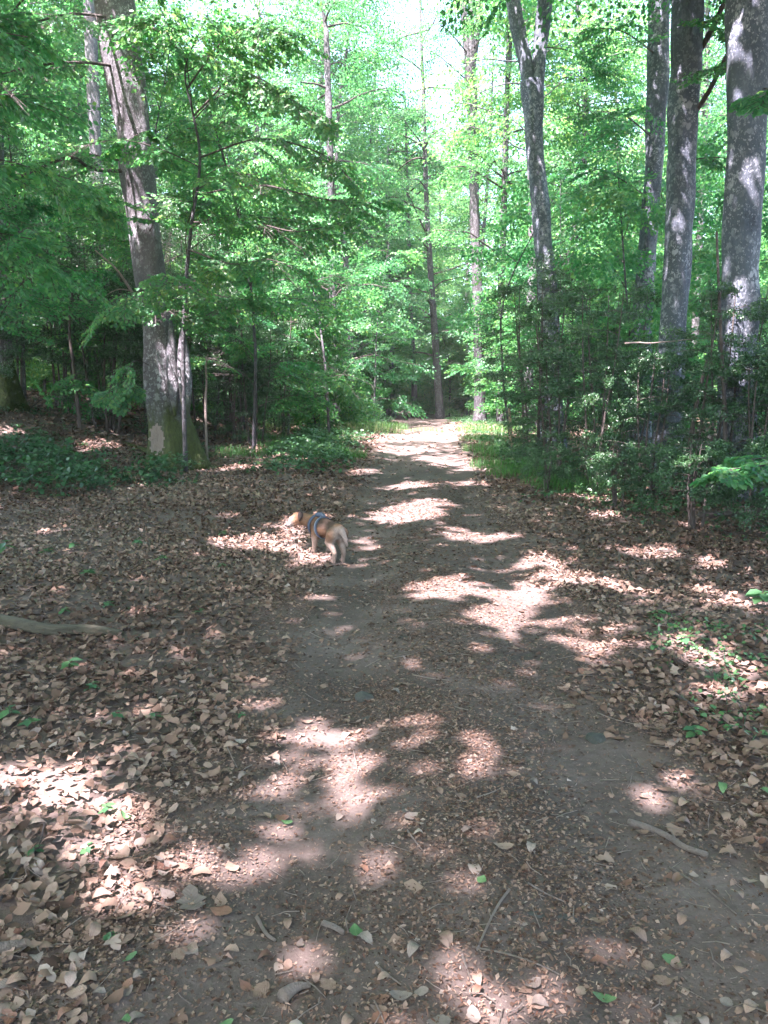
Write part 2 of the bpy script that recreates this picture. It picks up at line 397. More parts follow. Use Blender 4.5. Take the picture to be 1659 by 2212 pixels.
# ------------------------------------------------------------------ the ground and the path
def build_ground():
    xs = np.unique(np.concatenate([np.arange(-12, 12.01, .16), np.arange(-30, -12, 1.2), np.arange(12, 30, 1.2), np.linspace(-160, -30, 14), np.linspace(30, 160, 14)]))
    ys = np.unique(np.concatenate([np.arange(-2, 20.01, .16), np.arange(20, 60, .8), np.linspace(60, 260, 26), np.linspace(-80, -2, 20)]))
    X, Y = np.meshgrid(xs, ys)
    Z = height(X, Y)
    v = np.stack([X, Y, Z], -1).reshape(-1, 3); nx, ny = len(xs), len(ys)
    i = np.arange(ny - 1)[:, None] * nx + np.arange(nx - 1)[None]; i = i.ravel()
    t = np.concatenate([np.stack([i, i + 1, i + nx + 1], 1), np.stack([i, i + nx + 1, i + nx], 1)])
    mb = MB(); mb.add(v, t)
    o = mb.build('ground', M_GROUND, None, True)
    tag(o, 'brown woodland ground under the beech trees either side of the track', 'ground', kind='structure')
    ys = np.concatenate([np.arange(0.4, 20, .12), np.arange(20, 58, .4)])
    k = np.linspace(0, 1, 25)
    a = xl(ys) - .05 + .10 * np.sin(ys * 2.3) + .05 * np.sin(ys * 5.9); b = xr(ys) + .05 + .09 * np.sin(ys * 2.9 + 1) + .05 * np.sin(ys * 6.7)
    X = a[:, None] + (b - a)[:, None] * k[None]; Y = np.repeat(ys[:, None], 25, 1)
    Z = height(X, Y) + .012 - .035 * np.exp(-(np.minimum(k, 1 - k) / .03) ** 2)[None]
    v = np.stack([X, Y, Z], -1).reshape(-1, 3); i = (np.arange(len(ys) - 1)[:, None] * 25 + np.arange(24)[None]).ravel()
    t = np.concatenate([np.stack([i, i + 1, i + 26], 1), np.stack([i, i + 26, i + 25], 1)])
    mb = MB(); mb.add(v, t)
    o = mb.build('path', M_SOIL, None, True)
    tag(o, 'dark earth track with two shallow ruts running between the trees', 'path', kind='structure')
build_ground()

# ------------------------------------------------------------------ leaf shapes
def leaf_shape(n, curl=0., fold=0., twist=0., width=.62, lobes=0, ragged=0., seed=0, bend=0.):
    """ovate leaf of length 1 along +y, n stations, 3 verts each (1 at both ends)"""
    g = np.random.default_rng(seed)
    s = np.linspace(0, 1, n + 2)
    V = []; T = []
    for i, q in enumerate(s):
        w = width * .5 * (np.sin(np.pi * q ** .85) ** .8) if 0 < q < 1 else 0
        if lobes and 0 < q < 1: w *= 1 + .38 * np.cos(q * np.pi * 2 * lobes)
        z = curl * (q - .5) ** 2 * 2 - curl * .25 + bend * np.sin(q * 6.3)
        if i in (0, n + 1): V.append([(0, q, z)])
        else:
            wl, wr = w * (1 + ragged * g.normal()), w * (1 + ragged * g.normal())
            tl = twist * (q - .5)
            V.append([(-wl * np.cos(fold), q, z + wl * np.sin(fold) + wl * tl), (0, q, z), (wr * np.cos(fold), q, z + wr * np.sin(fold) - wr * tl)])
    flat = [p for r in V for p in r]; idx = []; k = 0
    for r in V: idx.append(list(range(k, k + len(r)))); k += len(r)
    for a, b in zip(idx[:-1], idx[1:]):
        if len(a) == 1: T += [(a[0], b[1], b[0]), (a[0], b[2], b[1])]
        elif len(b) == 1: T += [(a[0], a[1], b[0]), (a[1], a[2], b[0])]
        else: T += [(a[0], a[1], b[1]), (a[0], b[1], b[0]), (a[1], a[2], b[2]), (a[1], b[2], b[1])]
    v = np.array(flat, float); v[:, 1] -= .5
    return v, np.array(T)
def rot_euler(yaw, pitch, roll):
    cy, sy, cp, sp, cr, sr = np.cos(yaw), np.sin(yaw), np.cos(pitch), np.sin(pitch), np.cos(roll), np.sin(roll)
    z = np.zeros_like(yaw); o = np.ones_like(yaw)
    Z = np.stack([cy, -sy, z, sy, cy, z, z, z, o], -1).reshape(-1, 3, 3)
    X = np.stack([o, z, z, z, cp, -sp, z, sp, cp], -1).reshape(-1, 3, 3)
    Y = np.stack([cr, z, sr, z, o, z, -sr, z, cr], -1).reshape(-1, 3, 3)
    return Z @ X @ Y

# ------------------------------------------------------------------ leaf litter
L2 = (np.array([(0, 0, 0), (.33, .48, .05), (0, 1, -.08), (-.33, .48, .05)], float), np.array([(0, 1, 2), (0, 2, 3)]))
def in_frame(x, y, z=0.0, m=1.12):
    yy = y * CP - (z - CAM_Z) * SP
    return (yy > .3) & (np.abs(x) < yy * (IW / 2 / F) * m)
def cover(x, y):
    """0..1 how thick the dead leaves lie"""
    a, b = xl(y), xr(y); wob = .16 * np.sin(y * 1.9) + .1 * np.sin(y * 4.3 + x * 2)
    l = sstep((a + .36 + wob * .9 - x) / .75) ** 1.3; r = sstep((x - b + .42 + wob * .9) / .75) ** 1.3
    return np.maximum(l, r)
def scatter(n, y0, y1):
    y = y0 + (y1 - y0) * rng.random(n); x = (rng.random(n) * 2 - 1) * (y * .56 + .6)
    return x, y
def litter():
    mb = MB()
    fine = [leaf_shape(3, c * .8, f * .8, t, w, 0, .16, k, b) for k, (c, f, t, w, b) in enumerate([(.5, .15, .2, .62, 0), (-.5, .3, 0, .6, 0), (.9, .5, .5, .58, 0), (-.9, -.3, -.6, .66, 0), (.2, .05, .3, .7, 0), (.4, .9, .2, .6, 0), (-.3, -.6, .8, .55, 0), (1.3, .3, -.4, .6, .05), (.1, .2, 1.2, .6, .06), (-1.1, .1, .3, .64, 0)])] + [leaf_shape(6, c, f, .2, .66, 2.5, .12, 70 + k) for k, (c, f) in enumerate([(.3, .1), (-.4, .2), (.6, .3)])] + [leaf_shape(3, .15, .03, .1, w, 0, .3, 80 + k) for k, w in enumerate([.7, .5, .85])]
    coarse = [leaf_shape(1, c, f, t, w) for (c, f, t, w) in [(.5, .3, .3, .7), (-.5, -.3, 0, .7), (.8, .6, .6, .65), (-.8, .2, -.6, .75)]]
    tot = 0
    for (y0, y1, dens, lib, smin, smax) in [(.9, 3.2, 1150, fine, .028, .072), (3.2, 6.5, 900, fine, .030, .075), (6.5, 11, 560, coarse, .040, .085), (11, 18, 240, coarse, .06, .11), (18, 34, 55, coarse, .10, .17)]:
        area = (y1 - y0) * ((y0 + y1) / 2 * .56 + .6) * 2
        n = int(area * dens)
        x, y = scatter(n, y0, y1)
        keep = rng.random(n) < np.maximum(cover(x, y) * (.8 + .2 * np.sin(x * 2.1 + np.sin(y * 1.3)) * np.sin(y * 1.7)), .055 if y0 < 7 else .08)
        x, y = x[keep], y[keep]; n = len(x)
        h = np.clip(rng.gamma(1.6, .009, n), 0, .05) * (.3 + .7 * cover(x, y)) + .010
        size = smin * .75 + (smax * 1.1 - smin * .75) * rng.random(n) ** 1.5
        c = cover(x, y); amp = .10 + .22 * c
        Mx = rot_euler(rng.uniform(0, 6.28, n), rng.normal(0, 1, n) * amp, rng.normal(0, 1, n) * amp) * size[:, None, None]
        # slowly varying patches of paler and redder leaves
        tone = np.clip(.43 + .2 * np.sin(x * .9 + y * .6) * np.sin(y * .7 - x * .4) + rng.normal(0, .19, n), 0, 1)
        P = np.stack([x, y, height(x, y) + h], 1)
        which = rng.integers(0, len(lib), n)
        for k, (tv, tt) in enumerate(lib):
            s = which == k
            mb.inst(tv, tt, Mx[s], P[s], tone[s])
        tot += n
    n = 1500; x, y = scatter(n, 1.2, 12); ln = rng.uniform(.02, .16, n) * (.5 + .5 * rng.random(n)); az = rng.uniform(0, 6.28, n); dx, dy = np.cos(az) * ln, np.sin(az) * ln
    tw = MB(); zz = rng.uniform(.016, .035, n); A = np.stack([x, y, height(x, y) + zz], 1); B = np.stack([x + dx, y + dy, height(x + dx, y + dy) + zz], 1); Mm = (A + B) / 2 + np.column_stack([rng.normal(0, .06, (n, 2)) * ln[:, None], 0 * ln])
    rr = rng.uniform(.0009, .0026, n); many_tubes(tw, A, Mm, rr, rr * .9, 4); many_tubes(tw, Mm, B, rr * .9, rr * .6, 4)
    tag(tw.build('twig_litter', M_STICK), 'tiny broken twigs strewn through leaves and track', 'twigs', kind='stuff')
    o = mb.build('leaf_litter', M_LITTER, None, True)
    tag(o, 'deep carpet of dry brown beech leaves on both sides of the track', 'leaf litter', kind='stuff')
    # bud scales and crumbs on the track
    mb = MB()
    tv = np.array([(-.09, -.5, 0), (.09, -.5, 0), (.13, 0, .10), (-.13, 0, .10), (0, .5, 0)]); tt = np.array([(0, 1, 2), (0, 2, 3), (3, 2, 4)])
    cv, ct = leaf_shape(1, .3, .2, .3, .95)
    for (y0, y1, dens, s0, s1, kind) in [(1.2, 3.4, 3600, .008, .020, 0), (3.4, 6.5, 1700, .010, .024, 0), (6.5, 13, 420, .016, .034, 0), (6.5, 14, 130, .02, .048, 1)]:
        n = int((y1 - y0) * 3.6 * dens)
        y = rng.uniform(y0, y1, n); a, b = xl(y) - .3, xr(y) + .3; x = a + (b - a) * rng.random(n)
        k = (x - xl(y)) / (xr(y) - xl(y))
        d = .25 + .75 * np.exp(-((k - .5) / .26) ** 2) + .25 * (k > .9); d *= .55 + .45 * np.sin(x * 4.1 + 2 * np.sin(y * 1.7)) * np.sin(y * 3.7 + x)
        keep = (rng.random(n) < d) & in_frame(x, y); x, y = x[keep], y[keep]; n = len(x)
        sz = rng.uniform(s0, s1, n)
        Mx = rot_euler(rng.uniform(0, 6.28, n), rng.normal(0, .22, n), rng.normal(0, .3, n)) * sz[:, None, None]
        P = np.stack([x, y, height(x, y) + .015 + rng.random(n) * .006], 1)
        if kind == 0: mb.inst(tv, tt, Mx, P, np.clip(rng.normal(.5, .25, n), 0, 1))
        else: mb.inst(cv, ct, Mx, P, np.clip(rng.normal(.2, .3, n), 0, 1) * .4)
    cb = MB()
    for (y0, y1, dens, s0, s1) in [(1.2, 2.6, 10000, .005, .022), (2.6, 4.5, 6500, .007, .026), (4.5, 7.5, 2900, .011, .034), (7.5, 14, 760, .02, .05)]:
        n = int((y1 - y0) * 3.8 * dens); y = rng.uniform(y0, y1, n); a, b = xl(y) - .4, xr(y) + .4; x = a + (b - a) * rng.random(n)
        k = (x - xl(y)) / (xr(y) - xl(y)); d = .45 + .5 * np.exp(-((k - .5) / .24) ** 2) + .4 * ((k > .93) | (k < .06)); d *= np.clip(.6 + .45 * np.sin(x * 3.3 + 2 * np.sin(y * 1.3)) * np.sin(y * 2.9 + x) + .35 * np.sin(x * 7.1 + 3 * np.sin(y * 3.1)) * np.sin(y * 6.3 - x), .12, 1.2)
        keep = (rng.random(n) < d) & in_frame(x, y); x, y = x[keep], y[keep]; n = len(x)
        Mx = rot_euler(rng.uniform(0, 6.28, n), rng.normal(0, .25, n), rng.normal(0, .3, n)) * (s0 + (s1 - s0) * rng.random(n) ** 1.8)[:, None, None]
        cb.inst(L2[0] - [0, .5, 0], L2[1], Mx, np.stack([x, y, height(x, y) + .015 + rng.random(n) * .005], 1), np.clip(rng.normal(.36, .24, n), 0, 1))
    tag(cb.build('leaf_crumb_litter', M_LITTER), 'fine broken leaf crumbs trodden into the middle of the track', 'leaf crumbs', kind='stuff')
    o = mb.build('bud_scale_litter', M_SCALE)
    tag(o, 'rust coloured beech bud scales and leaf crumbs strewn over the track', 'bud scales', kind='stuff')
litter()

# ------------------------------------------------------------------ the largest fallen leaves, one by one
def hero_leaves():
    shapes = []
    spec = [(.35, .12, .2, .62, 0, 0), (-.45, .25, .1, .60, 0, 0), (.8, .45, .3, .58, 0, 0), (.15, .05, .1, .72, 0, .02), (-.7, .2, .5, .64, 0, .03), (1.1, .8, .2, .6, 0, 0), (.3, .1, .1, .62, 3.5, 0)]
    for k, (c, f, t, w, lo, b) in enumerate(spec):
        v, tt = leaf_shape(9 if not lo else 10, c, f, t, w, lo, .10, 40 + k, b)
        if not lo:                                         # stalk
            pass
        shapes.append((v, tt))
    def me_of(k, size, m):
        v, tt = shapes[k]
        mb = MB(); mb.add(v * size, tt); return mb.mesh('fallen_leaf', m, True)
    kinds = {'tan': (M_HTAN, 'tan dry beech leaf lying loose on the ground', 'beech leaf'), 'grey': (M_HGREY, 'bleached grey beech leaf lying flat on the ground', 'beech leaf'), 'russet': (M_HBROWN, 'russet brown beech leaf curled on the ground', 'beech leaf'), 'green': (M_HGREEN, 'fresh green beech leaf fallen on the track', 'beech leaf')}
    cache = {}
    def put(x, y, kind, shape, size, yaw, pi=0., ro=0., lift=.02, label=None, name='fallen_leaf'):
        key = (kind, shape)
        if key not in cache: cache[key] = me_of(shape, .078, kinds[kind][0])
        o = link(name, cache[key], None, (x, y, gz(x, y) + lift), None, size / .078)
        o.rotation_euler = (pi, ro, yaw)
        tag(o, label or kinds[kind][1], 'leaf', None if label else kind + ' fallen leaves')
    D = math.radians
    named = [(415, 1960, 'grey', 6, .135, 20, 'large lobed grey oak leaf lying at the edge of the litter'), (478, 1984, 'russet', 3, .075, 80, 'rounded orange brown leaf on bare soil beside the oak leaf'),
             (768, 2027, 'green', 3, .055, 10, 'bright green leaf lying against a short broken stick'), (620, 1788, 'green', 0, .05, 80, 'green leaf lying in the sunlit patch of the track'),
             (1087, 1840, 'tan', 0, .075, 85, 'pale tan oval leaf alone on the dark middle of the track'), (1040, 1915, 'green', 3, .045, -30, 'green leaf beside a small tan leaf on the track'),
             (1150, 1700, 'grey', 4, .05, 60, 'whitish crumpled leaf on the dark middle of the track'), (1375, 2035, 'tan', 1, .07, 40, 'pale ribbed leaf standing on its edge near the end of the track twig'),
             (410, 2070, 'grey', 3, .055, 80, 'pale round leaf alone on the bare wheel rut'), (660, 1695, 'tan', 2, .085, 100, 'curled pink tan leaf in the sun patch'), (765, 1590, 'tan', 2, .08, 95, 'large pale folded leaf at the rim of the sun patch'),
             (745, 1520, 'grey', 0, .07, 85, 'pale leaf beside the grey green stone'), (852, 1503, 'grey', 4, .065, 80, 'whitish leaf just past the grey green stone')]
    for (u, v, kind, sh, size, yaw, lab) in named:
        p = gpt(u, v); put(p[0], p[1], kind, sh, size, D(yaw), .05, .05, .026, lab)
    n = 0
    while n < 285:
        u = R_.uniform(-10, 1669); v = 2212 - 1000 * R_.random() ** 1.9 + 15
        p = gpt(u, v); x, y = p[0], p[1]
        c = float(cover(x, y))
        if R_.random() > .18 + c: continue
        kind = R_.choices(['tan', 'grey', 'russet', 'green'], [.5, .27, .2, .03 if y < 6 else 0])[0]
        sh = R_.choice([0, 1, 2, 3, 4, 5]) if c > .4 else R_.choice([0, 1, 3, 4])
        a = .10 + .28 * c
        put(x, y, kind, sh, R_.uniform(.034, .068), R_.uniform(0, 6.28), R_.gauss(0, a), R_.gauss(0, a), .022 + .028 * c * R_.random())
        n += 1
hero_leaves()

# ------------------------------------------------------------------ foliage sprays
L4 = (np.array([(0, 0, 0), (.27, .27, .06), (.30, .58, .04), (0, 1, -.10), (-.30, .58, .04), (-.27, .27, .06)], float), np.array([(0, 1, 2), (0, 2, 3), (0, 3, 4), (0, 4, 5)]))
HL = (np.array([(0, 0, 0), (.30, .28, .10), (.20, .5, .0), (.28, .72, .10), (0, 1, -.1), (-.28, .72, .10), (-.2, .5, 0), (-.30, .28, .10)], float),
      np.array([(0, 1, 2), (0, 2, 6), (0, 6, 7), (2, 3, 4), (2, 4, 6), (6, 4, 5)]))
HS = (np.array([(0, 0, 0), (.27, .35, .10), (.22, .70, .07), (0, 1, -.1), (-.22, .70, .07), (-.27, .35, .10)], float), L4[1])
def make_spray(seed, n_side=7, leaf=.075, gap=.050, droop=.12):
    """flat beech spray 1 m long: leaf frames (pos, dir, size) and twig segments"""
    g = np.random.default_rng(seed)
    P, Dv, Sz, A, B, Rr = [], [], [], [], [], []
    m = 14
    s = np.linspace(0, 1, m)
    main = np.stack([s, .06 * np.sin(s * 3 + seed), -droop * s ** 2 + .02 * np.sin(s * 7 + seed)], 1)
    lines = [(main, .006)]
    for k in range(n_side * 2):
        q = .12 + .80 * (k / (n_side * 2)); i = int(q * (m - 1)); sd = 1 if k % 2 else -1
        l = (.50 * (1 - q) ** .8 + .10) * g.uniform(.75, 1.15); an = sd * g.uniform(.65, .95)
        d = np.array([math.cos(an), math.sin(an), g.uniform(-.15, .08)])
        t = np.linspace(0, 1, 6)[:, None]
        ln = main[i] + d * l * t + np.array([0, 0, -1]) * (.10 * l * t ** 2) + np.array([1, 0, 0]) * (.12 * l * t ** 2)
        lines.append((ln, .003))
    for ln, r in lines:
        seg = np.linalg.norm(np.diff(ln, axis=0), axis=1); L = seg.sum(); cs = np.concatenate([[0], np.cumsum(seg)])
        lq = ln[::3] if len(ln) > 8 else ln[[0, 2, 5]]; A += list(lq[:-1]); B += list(lq[1:]); Rr += [r] * (len(lq) - 1)
        k = 0; q = .03 + .08 * (r > .004)
        while q < L:
            p = np.array([np.interp(q, cs, ln[:, j]) for j in range(3)]); p2 = np.array([np.interp(min(q + .02, L), cs, ln[:, j]) for j in range(3)]); p1 = np.array([np.interp(max(q - .02, 0), cs, ln[:, j]) for j in range(3)])
            t = p2 - p1; t /= np.linalg.norm(t) + 1e-9; sd = 1 if k % 2 else -1
            side = np.array([-t[1], t[0], 0]); d = t * .65 + side * sd * .85 + np.array([0, 0, g.uniform(-.75, .05)])
            P.append(p); Dv.append(d / np.linalg.norm(d)); Sz.append(leaf * g.uniform(.7, 1.15))
            q += gap * g.uniform(.7, 1.3); k += 1
        P.append(ln[-1]); t = ln[-1] - ln[-2]; Dv.append(t / np.linalg.norm(t)); Sz.append(leaf * g.uniform(.8, 1.1))
    P, Dv, Sz = np.array(P), np.array(Dv), np.array(Sz)
    side = unit(np.cross(Dv, np.array([0, 0, 1.0]) + g.normal(0, .55, Dv.shape)))
    nz = np.cross(side, Dv)
    Fm = np.stack([side, Dv, nz], -1) * Sz[:, None, None]
    return P, Fm, np.array(A), np.array(B), np.array(Rr)
SPRAY = [make_spray(k, 6, .088, .058, .2) for k in range(8)]
SPRAY_FAR = [make_spray(20 + k, 4, .135, .12, .1) for k in range(5)]
SPRAY_MID = [make_spray(30 + k, 5, .110, .080, .18) for k in range(5)]
SPRAY_HOLLY = [make_spray(50 + k, 6, .052, .030, .0) for k in range(5)]
for k, (P, Fm, A, B, Rr) in enumerate(SPRAY_HOLLY):        # holly leaves stand round the twig
    g = np.random.default_rng(k); d = unit(Fm[:, :, 1] + g.normal(0, .55, (len(P), 3))); sd = unit(np.cross(d, g.normal(0, 1, (len(P), 3)) + [0, 0, 1.2])); nz = np.cross(sd, d)
    SPRAY_HOLLY[k] = (P + g.normal(0, .03, P.shape) * [0, 0, 1.6], np.stack([sd, d, nz], -1) * np.linalg.norm(Fm[:, :, 1], axis=1)[:, None, None], A, B, Rr)
def put_wood(fo, base, root):
    for w in fo.woods:
        if w.n: local(w, base); w.build('branch', M_TWIG, root, True)
class Foliage:
    """collects sprays and limbs in world space, then writes one crown mesh and one branch mesh relative to a base"""
    def __init__(self, seed, split=False): self.g = np.random.default_rng(seed); self.leaf = MB(); self.wood = MB(); self.woods = [self.wood]; self.pts = 0; self.split = split
    def spray(self, p, d, length, lib, shape, roll=0., up=(0, 0, 1), mask=False, twigs=True, tone0=.45, dens=1.0):
        g = self.g
        P, Fm, A, B, Rr = lib[g.integers(len(lib))]
        x = np.asarray(d, float); x = x / np.linalg.norm(x); y = np.cross(np.asarray(up, float), x); y /= np.linalg.norm(y) + 1e-9
        z = np.cross(x, y); cr, sr = math.cos(roll), math.sin(roll); y, z = y * cr + z * sr, z * cr - y * sr
        if g.random() < .5: y = -y; z = z
        Rm = np.stack([x, y, z], -1)
        W = p + (P * length) @ Rm.T
        Mx = np.einsum('ij,njk->nik', Rm, Fm)
        keep = np.ones(len(W), bool)
        if dens < 1: keep &= g.random(len(W)) < dens
        if mask: keep &= sun_keep(W, g)
        tone = np.clip(tone0 + g.normal(0, .20, len(W)), 0, 1)
        self.leaf.inst(shape[0], shape[1], Mx[keep], W[keep], tone[keep])
        self.pts += int(keep.sum())
        if twigs:
            a = p + (A * length) @ Rm.T; b = p + (B * length) @ Rm.T
            many_tubes(self.wood, a, b, Rr, Rr * .85)
    def limb(self, pts, r0, r1, lib, shape, n_spray, slen, sides=5, mask=False, twigs=True, first=.2, tone0=.45, droop=.18, flat=.42, dens=1.0):
        g = self.g
        P = spline(pts, max(6, int(len(pts) * 4)))
        if self.split: self.wood = MB(); self.woods.append(self.wood)
        v, t = tube(P, np.linspace(r0, r1, len(P)), sides); self.wood.add(v, t)
        for k in range(n_spray):
            q = first + (1 - first) * (k + g.random() * .6) / n_spray
            i = min(int(q * (len(P) - 1)), len(P) - 2); d = P[i + 1] - P[i]; d = d / np.linalg.norm(d)
            sd = (1 if k % 2 else -1); an = sd * g.uniform(.5, 1.1) if k < n_spray - 1 else 0
            hd = np.array([d[0] * math.cos(an) - d[1] * math.sin(an), d[0] * math.sin(an) + d[1] * math.cos(an), d[2] * .5 - droop + g.normal(0, .12)])
            self.spray(P[i], hd, slen * g.uniform(.7, 1.2) * (1.1 - .35 * q), lib, shape, g.normal(0, flat), mask=mask, twigs=twigs, tone0=tone0, dens=dens)
def bend(p, az, el, L, g, n=5, sag=.16, wig=.10):
    """a limb's polyline"""
    P = [np.array(p, float)]
    for k in range(n):
        az += g.normal(0, .18); e = el - sag * k
        P.append(P[-1] + np.array([math.sin(az) * math.cos(e), math.cos(az) * math.cos(e), math.sin(e)]) * L / n + g.normal(0, wig * L / n, 3))
    return P

# ------------------------------------------------------------------ near beeches
def local(mb, base):
    mb.v = [v - np.asarray(base, np.float32) for v in mb.v]
def trunk_pts(lst, depth):
    """[(u, v, r px)] -> points and radii at the given depth"""
    P = [at(u, v, depth) for u, v, r in lst]; return np.array(P), np.array([r for *_, r in lst]) / F * depth
def near_tree(name, label, px, depth, barkm, seed, flare=.5, nfl=6, forks=(), limbs=(), top=16.0, crown_n=14, crown_z=None, crown_r=3.6, sides=28, group=None, crown_tone=.45, lean=None):
    g = np.random.default_rng(seed)
    P, r = trunk_pts(px, depth)
    base = np.array([P[0][0], P[0][1], gz(P[0][0], P[0][1])])
    P[0][2] = base[2] - .12
    root = empty(name, base)
    tag(root, label, 'tree', group)
    # carry the trunk on above the frame
    dirv = unit(P[-1] - P[-2]); dirv = unit(dirv + np.array([0, 0, 1.0]))
    ext = []
    if not forks:
        z = P[-1][2]; p = P[-1].copy(); rr = r[-1]; steps = 4
        for k in range(steps):
            p = p + dirv * (top - z) / steps + g.normal(0, .12, 3) * [1, 1, 0]; rr *= .72; ext.append((p.copy(), rr))
    PP = np.vstack([P] + [e[0] for e in ext]); rr = np.concatenate([r, [e[1] for e in ext]])
    n = int((PP[-1][2] - PP[0][2]) / .16)
    Q = spline(np.column_stack([PP, rr]), n)
    ph = g.uniform(0, 6.28, 4)
    def fl(Pn, th):
        h = np.maximum(Pn[:, 2] - base[2], 0)[:, None]
        lob = .5 + .5 * np.sin(nfl * th[None] + ph[0] + .5 * np.sin(2 * th + ph[1])[None])
        return 1 + flare * np.exp(-h / .45) * (.35 + .9 * lob) + .05 * np.sin(3 * th[None] + h * .6 + ph[2]) + .035 * np.sin(5 * th[None] - h * .9 + ph[3])
    v, t = tube(Q[:, :3], Q[:, 3], sides, .15, seed, True, fl)
    mb = MB(); mb.add(v, t); local(mb, base)
    tr = mb.build('trunk', barkm, root, True)
    for fk in forks:
        Pf, rf = trunk_pts(fk, depth)
        d = unit(unit(Pf[-1] - Pf[-2]) + [0, 0, .6]); e1 = Pf[-1] + d * 3; e2 = e1 + d * 3.5
        Qf = spline(np.column_stack([np.vstack([Pf, e1, e2]), np.concatenate([rf, [rf[-1] * .7, rf[-1] * .3]])]), 60)
        v, t = tube(Qf[:, :3], Qf[:, 3], 16, .10, seed + 3); mb = MB(); mb.add(v, t); local(mb, base)
        mb.build('stem', barkm, root, True)
        PP = np.vstack([PP, Qf[::4, :3]])
    fo = Foliage(seed + 9, True)
    for lm in limbs: lm(fo)
    # crown above the frame
    zt = PP[:, 2].max() - .4
    if depth > 29: crown_n = int(crown_n * 1.5)
    for k in range(crown_n):
        q = g.uniform(.0, 1.0); z0 = crown_z or (.58 * depth if depth < 29 else 2.2); z = base[2] + z0 + (zt - base[2] - z0) * q
        near = np.flatnonzero(np.abs(PP[:, 2] - z) < .7); p = PP[g.choice(near)] if len(near) and forks else np.array([np.interp(z, Q[:, 2], Q[:, j]) for j in range(3)])
        az = g.uniform(0, 6.28); L = crown_r * g.uniform(.6, 1.1) * (1.15 - .5 * q)
        fo.limb(bend(p, az, g.uniform(.1, .7), L, g), .05, .012, SPRAY_MID, L2, 6 if depth < 29 else 8, 1.4, mask=True, twigs=False, tone0=crown_tone)
    local(fo.leaf, base); fo.leaf.build('crown', M_LEAF, root)['kind'] = 'stuff'; put_wood(fo, base, root)
    return root, base, PP, Q
def L_px(pts, r0, r1, n, slen, lib=None, shape=None, mask=True, tone0=.45, **kw):
    """a limb given in (u, v, depth)"""
    def f(fo): fo.limb([at(*p) for p in pts], r0 * .65, r1 * .7, lib or SPRAY, shape or L4, n, slen, mask=mask, tone0=tone0, **kw)
    return f

T1_limbs = [L_px([(262, 145, 16), (180, 135, 15), (90, 140, 14.2), (0, 160, 13.5)], .05, .02, 9, 1.1), L_px([(275, 370, 16), (200, 365, 15.2), (150, 340, 14.6), (60, 375, 14), (-20, 410, 13.4)], .06, .03, 8, 1.0),
            L_px([(280, 350, 16), (170, 330, 15.5), (150, 340, 15)], .04, .03, 3, .9), L_px([(270, 60, 16), (330, 60, 14.8), (400, 120, 14)], .05, .02, 8, 1.0), L_px([(250, 40, 16), (150, 30, 14.5), (40, 60, 13.5)], .05, .02, 9, 1.2),
            L_px([(318, 505, 16), (330, 480, 15.2), (300, 440, 14.6)], .02, .01, 3, .6, first=.5), L_px([(345, 700, 15.7), (340, 670, 15.1), (385, 672, 14.7), (470, 700, 14.4)], .02, .008, 7, .75, first=.35),
            L_px([(330, 680, 15.7), (310, 660, 15.1), (300, 650, 14.8)], .015, .008, 4, .6, first=.4), L_px([(325, 790, 15.8), (290, 780, 15.2), (255, 830, 15), (230, 850, 14.8)], .012, .006, 5, .6, first=.3, droop=.3), L_px([(318, 800, 15.8), (280, 830, 15.3), (262, 870, 15)], .01, .005, 4, .5, first=.3, droop=.35),
            L_px([(280, 300, 15.9), (310, 285, 15.2), (330, 290, 15)], .015, .008, 3, .5, first=.5)]
root1, base1, PP1, Q1 = near_tree('beech_tree', 'large leaning beech with a mossy flared base at the edge of the leaf litter', [(386, 985, 40), (370, 930, 41), (356, 850, 37), (347, 760, 33), (337, 680, 31), (325, 600, 31), (303, 430, 32), (288, 300, 34), (272, 180, 37), (252, 60, 39), (240, -40, 38)], 16.0, M_BARKM, 11, .62, 5, limbs=T1_limbs, top=17, crown_n=16, crown_r=4.2, sides=40)
